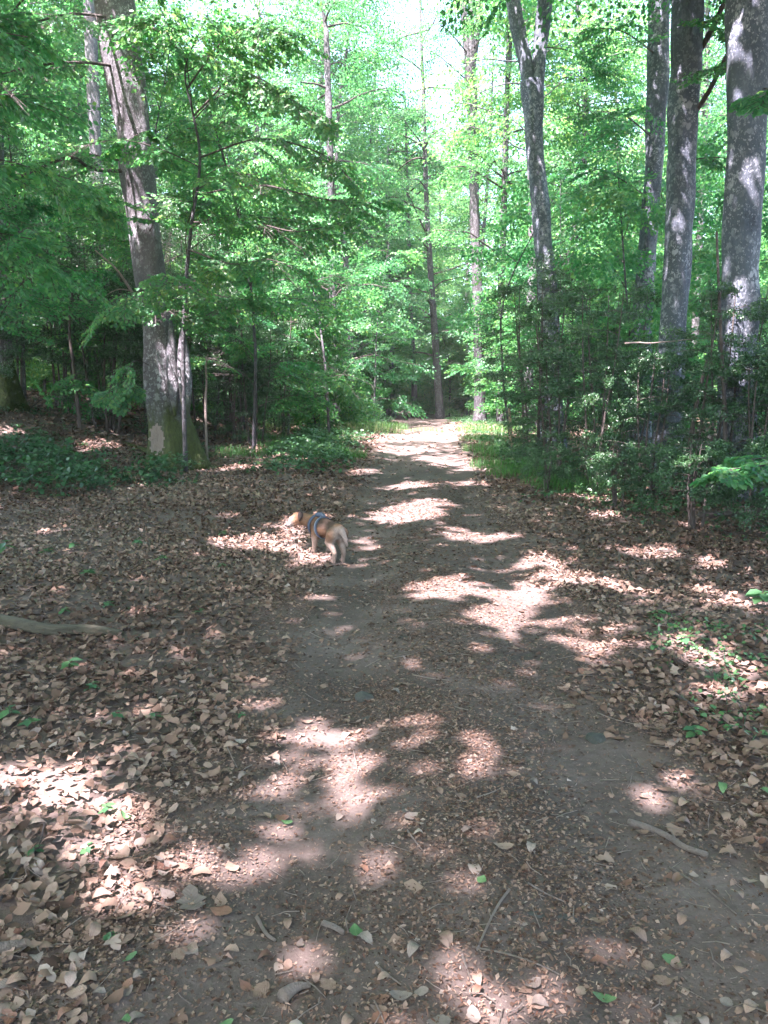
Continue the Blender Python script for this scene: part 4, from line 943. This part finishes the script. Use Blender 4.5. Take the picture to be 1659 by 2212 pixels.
leaf_patch('bramble_cover', 'dark green knee high bramble spreading in front of the mossy beech', 'bramble', (-9.5, -2.6, 10.5, 17), 15000, .55, .085, M_HERB, blob((g1[0] - .2, g1[1] + .5, 1.1, 1.1), (g3[0] - .4, g3[1] + .5, 1.2, 1.6), (-6.3, 14.2, 1.0, 1.0), (-4.0, 14.4, .5, .35), (g2[0] - .2, g2[1] + .9, .7, .4)), IVY)
leaf_patch('low_undergrowth', 'low green undergrowth and seedlings crowding the verge beside the far track', 'undergrowth', (-5.5, 1.2, 14, 42), 60000, .60, .10, M_HERB, lambda x, y: sstep((xl(y) - .25 - x) / .6) * sstep((x - xl(y) + 2.2 + .05 * y) / 1.2) * (.55 + .45 * np.sin(x * 1.9 + y) * np.sin(y * .8)) * sstep((y - 14.3) / 2), L4, tone=.55)
leaf_patch('low_undergrowth', 'green ferny undergrowth between the far track and the holly thicket', 'undergrowth', (1.2, 7, 13, 42), 44000, .26, .085, M_HERB, lambda x, y: sstep((x - xr(y) - .25) / .6) * sstep((xr(y) + 2.6 + .04 * y - x) / 1.2) * (.6 + .4 * np.sin(x * 1.7 + y) * np.sin(y * .9)) * sstep((y - 13.5) / 3), L4, tone=.55)
i1, i2, i3, i4 = gpt(1530, 1380), gpt(1620, 1440), gpt(1600, 1560), gpt(1480, 1350)
leaf_patch('ivy_cover', 'pale green ivy and woodruff creeping over sunlit leaves beside the track', 'ivy', (.9, 4.4, 3.2, 7.4), 6500, .08, .032, M_HERB, blob((i1[0], i1[1], .55, .42), (i2[0], i2[1], .5, .5), (i3[0], i3[1], .28, .3), (i4[0], i4[1], .35, .25), (i2[0] + .6, i2[1] + .3, .6, .5)), IVY, bunch=.06, tone=.8)  # leaf tone raised so the patch looks sunlit
h1, h2 = gpt(1280, 1085), gpt(1180, 1030)
leaf_patch('fern_cover', 'thin green herbs at the sunlit edge of the holly thicket', 'herbs', (1.4, 6, 9, 15), 3200, .25, .07, M_HERB, blob((h1[0], h1[1], .9, .6), (h2[0], h2[1] + .3, .9, .6), (h1[0] + 1.1, h1[1] - .6, .9, .5)), L4, bunch=.08, tone=.7)
leaf_patch('thicket_cover', 'dark evergreen seedlings under the holly thicket', 'seedlings', (2.2, 8, 8.4, 19), 15000, .35, .06, M_HOLLY, lambda x, y: sstep((x - xr(y) - 1.4 - .35 * np.maximum(10 - y, -2)) / 1.0) * (.5 + .5 * np.sin(x * 2.3) * np.sin(y * 1.9)), HL, tone=.5)
leaf_patch('bank_cover', 'dark evergreen seedlings scattered over the leaf covered bank', 'seedlings', (-11, -3, 13, 24), 14000, .35, .07, M_HOLLY, lambda x, y: .15 + .4 * (np.sin(x * 1.3 + 1) * np.sin(y * 1.1) > .2), HL, tone=.5)
def grass(u, v, rad, n, h, label, group=None, tone=.35):
    c = gpt(u, v); g = np.random.default_rng(int(u)); mb = MB()
    a, r = g.uniform(0, 6.28, n), rad * np.sqrt(g.random(n)); x = c[0] + r * np.cos(a) * 1.5; y = c[1] + r * np.sin(a); b = np.stack([x, y, height(x, y)], 1)
    L = h * g.uniform(.5, 1.1, n); az = g.uniform(0, 6.28, n); o = np.stack([np.cos(az), np.sin(az)], 1) * L[:, None] * g.uniform(.2, .8, n)[:, None]
    m = b + np.column_stack([o * .35, L * .75]); e = b + np.column_stack([o, L * .8]); w = np.stack([-np.sin(az), np.cos(az), 0 * az], 1) * .0035
    V = np.stack([b - w, b + w, m + w * .8, m - w * .8, e], 1).reshape(-1, 3); T = (np.array([(0, 1, 2), (0, 2, 3), (3, 2, 4)])[None] + (np.arange(n) * 5)[:, None, None]).reshape(-1, 3)
    mb.add(V, T, np.repeat(np.clip(g.normal(tone, .15, n), 0, 1), 5)); local(mb, c); o_ = mb.build('grass_tuft', M_GRASS); o_.location = c; tag(o_, label, 'grass', group)
grass(690, 985, .5, 900, .32, 'largest bright green grass tuft on the verge below the low plants')
grass(745, 990, .35, 400, .28, 'smaller grass tuft between the bright tuft and the track')
grass(1100, 1010, .55, 700, .26, 'soft grass tuft on the verge opposite the bright tuft')
grass(1170, 1022, .5, 600, .24, 'grass tuft between the soft tuft and the holly thicket')
grass(800, 935, .8, 700, .5, 'tall pale dry grass at the sunlit bend of the verge', tone=.85)
grass(640, 930, .9, 600, .5, 'thin dry grass among the bramble verge', tone=.8)
grass(1060, 935, .8, 500, .4, 'pale grass at the foot of the slim dark beech', tone=.8)
grass(920, 930, .5, 300, .15, 'short grass strip growing along the crown of the far track')
for (u, v) in [(1060, 975), (1215, 1048), (1090, 985), (1130, 1030), (1250, 1060), (1045, 950)]: grass(u, v, .5, 450, .26, 'soft green grass tuft on the verge under the holly thicket', 'grass tufts on the holly side verge')
for (u, v) in [(620, 968), (570, 950), (840, 925), (715, 960), (660, 955), (530, 985)]: grass(u, v, .5, 450, .30, 'green grass tuft among the low plants of the bramble side verge', 'grass tufts on the bramble side verge')
def sprout(u, v, size, label, group=None, n=6, k=0):
    c = gpt(u, v); g = np.random.default_rng(int(u * 3 + v)); root = empty('seedling', c); tag(root, label, 'seedling', group)
    st = MB(); v_, t_ = tube(spline([(0, 0, -.01), (.004, 0, size * .6), (0, .004, size)], 5), .0018, 4); st.add(v_, t_); st.build('stem', M_TWIG, root)
    for j in range(n):
        mb = MB(); az = np.array([j * 2.4 + g.normal(0, .3)]); z = size * (.55 + .45 * j / n)
        mb.inst(L4[0], L4[1], rot_euler(az, np.array([g.uniform(-.35, .1)]), np.array([g.normal(0, .2)])) * size * g.uniform(.7, 1), np.array([[0, 0, z]]), np.array([g.uniform(.4, .9)])); mb.build('leaf', M_HERB, root)
for (u, v, s) in [(10, 1200, .16), (100, 1205, .11), (160, 1190, .10), (295, 1180, .09), (345, 1220, .10), (480, 1160, .08), (190, 1250, .10), (140, 1330, .07), (230, 1320, .08), (150, 1455, .09), (200, 1500, .07), (60, 1580, .07), (250, 1560, .06), (20, 1560, .08), (430, 1330, .06), (480, 1230, .07)]:
    sprout(u, v, s, 'small green seedling poking up through the brown litter', 'seedlings in the litter')
for (u, v, s, lab) in [(230, 1765, .05, 'fresh green seedling in the sun spot near the twigs'), (75, 1855, .045, 'little green sprout at the rim of the sun spot'), (190, 1850, .045, 'pair of green sprouts in sunlit brown leaves'), (520, 1555, .04, 'lone green sprout at the edge of the track'), (335, 1560, .05, 'green sprout among grey curled leaves'), (240, 2035, .03, 'tiny sprout between curled tan leaves')]:
    sprout(u, v, s, lab)
for (u, v, s, lab) in [(1645, 1315, .16, 'light green seedling in the sunlit streak of leaves'), (1480, 1400, .09, 'seedling at the edge of the sunlit ivy'), (1500, 1600, .07, 'dark green seedling below the sunlit ivy'), (1420, 1340, .09, 'green seedling between two sunlit streaks')]:
    sprout(u, v, s, lab, n=8)

# ------------------------------------------------------------------ log, sticks, stones
def stick(name, label, pts, r0, r1, m, cat, sides=8, noise=.15, seed=1, lift=None, group=None, knots=0):
    P = []
    for (u, v) in pts:
        p = gpt(u, v); P.append(p)
    P = np.array(P); base = P[0].copy(); rr = np.linspace(r0, r1, 24)
    Q = spline(P, 24); Q[:, 2] = height(Q[:, 0], Q[:, 1]) + rr * (.7 if r0 > .04 else .95) + .016
    if lift is not None: Q[:, 2] += np.interp(np.linspace(0, 1, 24), *lift)
    v, t = tube(Q, rr, sides, noise, seed); mb = MB(); mb.add(v, t)
    g = np.random.default_rng(seed)
    for k in range(knots):
        i = g.integers(4, 20); d = unit(np.array([g.normal(), g.normal(), .4])); v, t = tube(np.array([Q[i], Q[i] + d * rr[i] * 3, Q[i] + d * rr[i] * 5]), [rr[i] * .5, rr[i] * .35, rr[i] * .2], 5); mb.add(v, t)
    local(mb, base); o = mb.build(name, m, None, True); o.location = base; tag(o, label, cat, group)
stick('fallen_log', 'weathered grey green fallen log lying in the leaf litter', [(-60, 1352), (20, 1360), (110, 1374), (190, 1370), (262, 1376)], .056, .022, M_LOG, 'log', 26, .32, 3, knots=2)
stick('fallen_branch', 'bent grey stick lying across the wheel rut beside the sunny litter', [(1357, 1788), (1395, 1800), (1440, 1820), (1480, 1845), (1527, 1862)], .012, .011, M_STICK, 'stick', 9, .2, 4, knots=2)
stick('twig', 'thin straight pale twig on bare soil beyond the bent grey stick', [(1445, 1885), (1480, 1905), (1510, 1925)], .004, .003, M_STICK, 'twig', 5, .1, 5)
stick('twig', 'curved brown twig lying across the middle of the track', [(1100, 1935), (1075, 1970), (1050, 2020), (1030, 2065)], .005, .003, M_STICK, 'twig', 6, .1, 6, knots=2)
stick('twig', 'short broken stick pointing at the bright green leaf', [(698, 2010), (720, 2018), (742, 2030)], .009, .008, M_STICK, 'stick', 7, .1, 7)
stick('twig', 'long thin twig lying along the sunlit corner of the track', [(1020, 2060), (1100, 2075), (1170, 2100), (1210, 2120)], .003, .002, M_STICK, 'twig', 5, .1, 8)
stick('twig', 'branching dark twig in the sunny litter', [(0, 1960), (40, 1890), (80, 1850), (100, 1780)], .006, .004, M_TWIG, 'twig', 6, .1, 9, knots=5)
stick('twig', 'grey stick half buried in the litter', [(-20, 2075), (20, 2065), (60, 2055)], .018, .012, M_STICK, 'stick', 8, .1, 10)
stick('twig', 'dark twig beside the pale round leaf at the sunlit verge', [(1445, 1500), (1480, 1525), (1515, 1545)], .012, .01, M_TWIG, 'twig', 6, .1, 11)
stick('twig', 'short stick standing beside the wheel rut in the litter', [(555, 1995), (575, 2030), (595, 2045)], .007, .005, M_STICK, 'stick', 6, .1, 12)
stick('curled_bark', 'curled piece of pale bark on the track', [(610, 2180), (630, 2160), (650, 2150), (672, 2145)], .022, .006, M_STICK, 'bark', 8, .3, 13)
stick('twig', 'thin dark twig leaning over brown leaves beyond the log', [(60, 1265), (85, 1245), (115, 1232)], .006, .004, M_TWIG, 'twig', 5, .1, 14, lift=([0, 1], [.0, .12]))
stick('fallen_branch', 'dark fallen branch under the holly thicket', [(1510, 1122), (1570, 1118), (1640, 1115), (1690, 1118)], .05, .035, M_TWIG, 'branch', 8, .15, 15)
stick('fallen_branch', 'thin pale branch in the grass of the bramble side verge', [(560, 985), (590, 972), (610, 968)], .02, .012, M_STICK, 'branch', 6, .1, 16, lift=([0, 1], [0, .1]))
for (u, v, du, dv, k) in [(500, 1640, 12, 25, 1), (880, 1420, 30, -8, 2), (930, 1470, 40, 6, 3), (770, 1660, 6, 30, 4), (1180, 1940, 40, 20, 5), (900, 1830, 20, 26, 6), (1330, 1560, 40, 12, 7), (1250, 1500, 40, 18, 8), (690, 1380, 20, 8, 9), (1060, 1720, 30, -12, 10), (340, 1960, 40, 20, 11), (160, 1610, 40, -16, 12), (1560, 1960, 30, 26, 13), (840, 2120, 26, 20, 14), (1010, 2110, 12, 34, 15)]:
    stick('twig', 'short thin brown twig lying loose on the ground', [(u - du, v - dv), (u, v + 2), (u + du, v + dv)], .0035, .002, M_STICK, 'twig', 5, .1, 20 + k, group='loose twigs on the track')
def stone(u, v, sx, sy, sz, seed, label):
    c = gpt(u, v); g = np.random.default_rng(seed); import bmesh
    bm = bmesh.new(); bmesh.ops.create_icosphere(bm, subdivisions=3, radius=1)
    ph = g.uniform(0, 6.28, 6); cuts = unit(g.normal(0, 1, (7, 3)))
    for q in bm.verts:
        p = np.array(q.co); p = p * (1 + .12 * math.sin(3 * p[0] + ph[0]) * math.sin(3 * p[1] + ph[1]) + .06 * math.sin(7 * p[2] + ph[2] + 4 * p[0]))
        for n_ in cuts:
            d = p @ n_
            if d > .78: p = p - n_ * (d - .78) * .85
        q.co = (p[0] * sx, p[1] * sy, p[2] * sz)
    me = bpy.data.meshes.new('stone'); bm.to_mesh(me); bm.free(); me.materials.append(M_STONE)
    o = link('stone', me, None, (c[0], c[1], c[2] + sz * .25), g.uniform(-.4, .4)); tag(o, label, 'stone')
stone(786, 1514, .062, .05, .045, 1, 'grey green stone bedded in the middle of the track')
stone(795, 1556, .034, .03, .02, 2, 'small rounded stone just below the grey green stone')
stone(1288, 1600, .055, .06, .028, 3, 'flat pale stone bedded in the wheel rut')
stone(880, 1755, .03, .03, .015, 4, 'pale pebble at the rim of the sun patch')
stone(1150, 1982, .05, .03, .012, 5, 'flat grey stone beside the curved brown twig')
stone(1215, 1990, .055, .03, .012, 6, 'long flat grey stone next to the flat grey stone')
stone(1320, 1480, .03, .03, .015, 7, 'small stone at the litter edge of the rut')
stone(670, 1745, .03, .025, .012, 8, 'small half buried stone in the sun patch')
stone(870, 1380, .035, .03, .018, 9, 'mossy pebble on the shaded middle of the track')

# ------------------------------------------------------------------ the dog
def dog():
    o = gpt(731, 1216.5); f = unit(np.array([-.487, .874, 0])); r = np.array([.874, .487, 0]); zz = np.array([0, 0, 1.0])
    base = np.array([o[0], o[1], gz(o[0], o[1]) + .012])
    def L(s, t, z):                               # forward, to the dog's right, up
        p = base + f * s + r * t; h = gz(p[0], p[1]) - base[2] if z < .12 else 0
        return p + zz * (z + h)
    mb = MB()
    def cap(a, ra, b, rb, n=6):
        a, b = np.asarray(a, float), np.asarray(b, float); d = unit(b - a); an = np.linspace(0, np.pi / 2, n)
        P = np.vstack([a - d * ra * np.cos(an)[:, None], b + d * rb * np.sin(an)[:, None]]); R = np.concatenate([ra * np.sin(an), rb * np.cos(an)])
        v, t = tube(P, np.maximum(R, .001), 14); mb.add(v, t)
    pel, mid, che = L(.05, 0, .335), L(.25, 0, .328), L(.43, 0, .312)
    cap(L(.0, 0, .335), .074, mid, .088); cap(mid, .088, che, .110); cap(che, .106, L(.52, -.02, .325), .09); cap(L(.42, 0, .365), .07, pel, .072)
    nb = L(.52, -.03, .36); hd = np.array([base[0], base[1], base[2]]) ; hd = L(.62, -.19, .405)
    cap(L(.50, -.02, .345), .09, L(.58, -.10, .385), .072); cap(L(.58, -.10, .385), .072, hd, .066)
    fw = unit(L(.66, -.40, .30) - hd)              # where the muzzle points: to the dog's left and down
    cap(hd, .070, hd + fw * .058, .058); cap(hd + fw * .05 - zz * .012, .044, hd + fw * .125 - zz * .016, .028); cap(hd + fw * .04 - zz * .03, .035, hd + fw * .11 - zz * .034, .021)
    for sd in (-1, 1):
        t = sd * .062; k = -.02 if sd < 0 else .02
        # hind leg: thigh, knee forward, hock back, paw
        cap(L(.03, t * .8, .30), .074, L(.075, t * 1.1, .205), .048); cap(L(.075, t * 1.1, .205), .046, L(-.025 + k, t, .115), .025); cap(L(-.025 + k, t, .115), .024, L(.0 + k, t, .03), .021); cap(L(.0 + k, t, .022), .023, L(.045 + k, t, .018), .019)
        t = sd * .075; k = .02 if sd < 0 else -.03
        cap(L(.44, t * .75, .275), .06, L(.42 + k, t, .17), .036); cap(L(.42 + k, t, .17), .034, L(.44 + k, t, .05), .022); cap(L(.44 + k, t, .035), .023, L(.475 + k, t, .02), .021)
    tl = [L(-.06, .0, .36), L(-.105, .01, .31), L(-.125, .03, .245), L(-.12, .045, .185)]
    for a, b, ra, rb in zip(tl[:-1], tl[1:], (.032, .030, .024), (.030, .024, .010)): cap(a, ra, b, rb)
    tmp = mb.build('dog_body_shape', M_STICK)
    md = tmp.modifiers.new('r', 'REMESH'); md.mode = 'VOXEL'; md.voxel_size = .0085; md.use_smooth_shade = True
    ms = tmp.modifiers.new('s', 'SMOOTH'); ms.iterations = 6; ms.factor = .5
    dg = bpy.context.evaluated_depsgraph_get(); me = bpy.data.meshes.new_from_object(tmp.evaluated_get(dg))
    bpy.data.objects.remove(tmp)
    n = len(me.vertices); co = np.zeros(n * 3, np.float32); me.vertices.foreach_get('co', co); co = co.reshape(-1, 3).astype(float)
    def colour(P):
        q = P - base; s, t, z = q @ f, q @ r, q[:, 2]
        g = np.random.default_rng(3)
        tan, dark, cream, white = np.array([.150, .088, .050]), np.array([.056, .039, .027]), np.array([.190, .145, .112]), np.array([.36, .33, .30])
        c = np.repeat(tan[None], len(P), 0)
        def mix(c, col, w): w = np.clip(w, 0, 1)[:, None]; return c * (1 - w) + col * w
        c = mix(c, dark, sstep((z - .29) / .07) * sstep((s + .03) / .08) * sstep((.48 - s) / .08) * .95)
        c = mix(c, cream, sstep((.26 - z) / .08))
        c = mix(c, white, sstep((.05 - s) / .07) * sstep((z - .13) / .05) * sstep((.40 - z) / .05) * np.exp(-(t / .055) ** 2))
        c = mix(c, cream, sstep((-.02 - s) / .05) * .7)
        m = P - hd; a = m @ fw
        c = mix(c, np.array([.20, .17, .145]), sstep((a - .06) / .05) * (s > .5)); c = mix(c, np.array([.06, .05, .045]), sstep((a - .125) / .02) * (s > .5) * .8)
        c = mix(c, np.array([.13, .072, .038]), sstep((.06 - np.abs(a)) / .03) * (z > .40) * (s > .52) * .8)
        return np.clip(c * (1 + g.normal(0, .10, len(P)))[:, None], .01, .9)
    m, nt, out = mat('dog_fur'); ac = N(nt, 'ShaderNodeAttribute', attribute_name='fur'); p = N(nt, 'ShaderNodeBsdfPrincipled'); p.inputs['Roughness'].default_value = .75; p.inputs['Specular IOR Level'].default_value = .2
    nt.links.new(ac.outputs['Color'], p.inputs['Base Color']); nt.links.new(p.outputs[0], out.inputs[0])
    def setcol(me_, C):
        a = me_.attributes.new('fur', 'FLOAT_COLOR', 'POINT'); a.data.foreach_set('color', np.column_stack([C, np.ones(len(C))]).astype(np.float32).ravel())
    C = colour(co); setcol(me, C)
    me.materials.clear(); me.materials.append(m)
    me.vertices.foreach_set('co', (co - base).astype(np.float32).ravel()); me.update()
    root = empty('dog', base); tag(root, 'small tan and cream dog in a blue harness standing at the track edge', 'dog')
    link('body', me, root)
    # short coat: thin blades lying along the body
    g = np.random.default_rng(6); nrm = np.zeros(n * 3, np.float32); me.vertices.foreach_get('normal', nrm); nrm = nrm.reshape(-1, 3).astype(float)
    k = g.integers(0, n, 16000); P = co[k] - base + g.normal(0, .003, (len(k), 3)); d = unit(nrm[k] * .45 + (-f * .7 - zz * .7) + g.normal(0, .25, (len(k), 3)))
    ln = g.uniform(.005, .012, len(k))[:, None]; w = unit(np.cross(d, nrm[k])) * .0012
    V = np.stack([P - w, P + w, P + d * ln + nrm[k] * .004], 1).reshape(-1, 3); fm = MB(); fm.add(V, np.arange(len(V)).reshape(-1, 3)); fme = fm.mesh('coat', m)
    setcol(fme, np.repeat(np.clip(C[k] * g.uniform(.7, 1.3, (len(k), 1)), 0, .9), 3, 0)); link('coat', fme, root)
    def plain(name, col, rough=.5):
        m2, nt2, o2 = mat(name); p2 = N(nt2, 'ShaderNodeBsdfPrincipled'); p2.inputs['Base Color'].default_value = (*col, 1); p2.inputs['Roughness'].default_value = rough; nt2.links.new(p2.outputs[0], o2.inputs[0]); return m2
    dk, hb, ear_m = plain('dog_nose', (.012, .011, .012), .35), plain('harness_webbing', (.032, .050, .078), .7), plain('dog_ear', (.030, .016, .010), .8)
    hb2 = plain('harness_trim', (.16, .19, .22), .6)
    def part(name, P, R, m2, sides=10, parent=root, flat=None):
        v, t = tube(np.array(P), R, sides); b = MB(); b.add(v - base, t); return b.build(name, m2, parent, True)
    part('nose', [hd + fw * .142 - zz * .004, hd + fw * .155 - zz * .006, hd + fw * .162 - zz * .010], [.012, .015, .006], dk)
    side = unit(np.cross(fw, zz))
    for sd in (-1, 1):
        e = hd + fw * .058 + side * sd * .036 + zz * .022; part('eye', [e - fw * .006, e, e + fw * .006], [.004, .009, .004], dk)
        a = hd - fw * .012 + side * sd * .052 + zz * .045
        P = spline([a, a + side * sd * .024 + zz * .004, a + side * sd * .034 - zz * .03 + fw * .008, a + side * sd * .030 - zz * .072 + fw * .016], 9)
        v, t = tube(P, np.array([.012, .022, .028, .030, .030, .027, .022, .015, .005]), 10); cc = P.mean(0); v = cc + (v - cc) - np.outer((v - cc) @ (side * sd), side * sd) * .45
        b = MB(); b.add(v - base, t); b.build('ear', ear_m, root, True)
    def ring(c, nrm_, ra, rb, wid, name, m2, parent, th=.008):
        nrm_ = unit(nrm_); u_ = unit(np.cross(nrm_, zz)); v_ = np.cross(u_, nrm_); an = np.linspace(0, 2 * np.pi, 33)[:-1]
        V, T = [], []
        for i, q in enumerate(an):
            for (k1, k2) in ((-wid, 0), (wid, 0), (wid, th), (-wid, th)):
                V.append(c + u_ * math.cos(q) * (ra + k2) + v_ * math.sin(q) * (rb + k2) + nrm_ * k1)
        for i in range(32):
            for j in range(4):
                a_, b_ = i * 4 + j, i * 4 + (j + 1) % 4; c_, d_ = ((i + 1) % 32) * 4 + (j + 1) % 4, ((i + 1) % 32) * 4 + j; T += [(a_, b_, c_), (a_, c_, d_)]
        b = MB(); b.add(np.array(V) - base, T); return b.build(name, m2, parent, False)
    hr = ring(L(.35, 0, .318), f + zz * -.1, .101, .112, .017, 'harness', hb, root)
    ring(L(.51, -.03, .335), unit(f + np.array([-.5, .1, .25])), .097, .104, .018, 'chest_strap', hb, hr)
    ring(L(.37, 0, .318), f + zz * -.1, .103, .114, .004, 'reflective_trim', hb2, hr, .009)
    P = [L(.34, 0, .435), L(.40, 0, .452), L(.47, -.01, .448), L(.52, -.02, .44)]
    part('back_panel', spline(P, 8), [.016, .024, .028, .030, .030, .028, .024, .014], hb, 8, hr); part('handle', spline([L(.36, 0, .445), L(.38, 0, .475), L(.43, 0, .478), L(.46, -.01, .455)], 9), [.007] * 9, dk, 6, hr)
dog()

# ------------------------------------------------------------------ thin pale stump by the big beech, dead stems
def post(label, pts, r0, r1, m, cat, name, depth, seed, ground=True):
    P = np.array([at(u, v, depth) for u, v in pts]); base = P[0].copy()
    if ground: base[2] = gz(base[0], base[1]); P[0][2] = base[2] - .05
    Q = spline(P, 26); v, t = tube(Q, np.linspace(r0, r1, 26), 9, .22, seed); mb = MB(); mb.add(v, t); local(mb, base); o = mb.build(name, m, None, True); o.location = base; tag(o, label, cat)
post('thin pale snapped stem in the shade past the mossy beech', [(446, 935), (444, 880), (446, 830), (445, 790), (449, 765)], .034, .014, M_STICK, 'stump', 'snapped_sapling', 17.5, 1)
post('bare dark stem standing in the shade on the bank', [(172, 905), (165, 850), (158, 790), (150, 700), (160, 600)], .05, .02, M_TWIG, 'sapling', 'dead_sapling', 18.5, 2)
post('dark dead stem leaning in the shade beside the mossy beech', [(235, 880), (245, 800), (255, 700), (262, 600)], .05, .03, M_TWIG, 'sapling', 'dead_sapling', 20, 3)
post('dark leaning stem inside the holly thicket', [(1488, 1060), (1492, 960), (1500, 900), (1512, 840), (1530, 770)], .05, .02, M_TWIG, 'sapling', 'dead_sapling', 11.5, 4)
post('thin dark stem at the edge of the holly thicket', [(1160, 985), (1164, 900), (1166, 800), (1158, 700)], .035, .012, M_TWIG, 'sapling', 'dead_sapling', 15.5, 5)
post('upright dark stem between the pale trunks in the thicket', [(1570, 1050), (1566, 900), (1556, 700), (1548, 500)], .04, .015, M_TWIG, 'sapling', 'dead_sapling', 11.2, 6)
post('pale twisted stem at the thicket foot', [(1105, 950), (1103, 920), (1100, 880)], .05, .03, M_PALE, 'sapling', 'dead_sapling', 19, 7)
post('pale dead bough lying level across the thicket', [(1350, 742), (1380, 740), (1410, 741), (1500, 732)], .014, .008, M_STICK, 'branch', 'fallen_bough', 11.8, 8, False)

# ------------------------------------------------------------------ scattering air added for the pale glow of the distance
def haze():
    x, y0, y1, z0, z1 = 120.0, -60.0, 150.0, -1.6, 36.0
    v = np.array([(sx * x, y, z) for z in (z0, z1) for y in (y0, y1) for sx in (-1, 1)])
    t = np.array([(0, 2, 3), (0, 3, 1), (4, 5, 7), (4, 7, 6), (0, 1, 5), (0, 5, 4), (2, 6, 7), (2, 7, 3), (0, 4, 6), (0, 6, 2), (1, 3, 7), (1, 7, 5)])
    m, nt, out = mat('woodland_air'); pv = N(nt, 'ShaderNodeVolumePrincipled'); pv.inputs['Color'].default_value = (.90, .95, 1.0, 1); pv.inputs['Density'].default_value = .0005; pv.inputs['Anisotropy'].default_value = .2
    nt.links.new(pv.outputs[0], out.inputs['Volume'])
    mb = MB(); mb.add(v, t); tag(mb.build('haze', m), 'thin pale air between the trees', 'haze', kind='stuff')
haze()
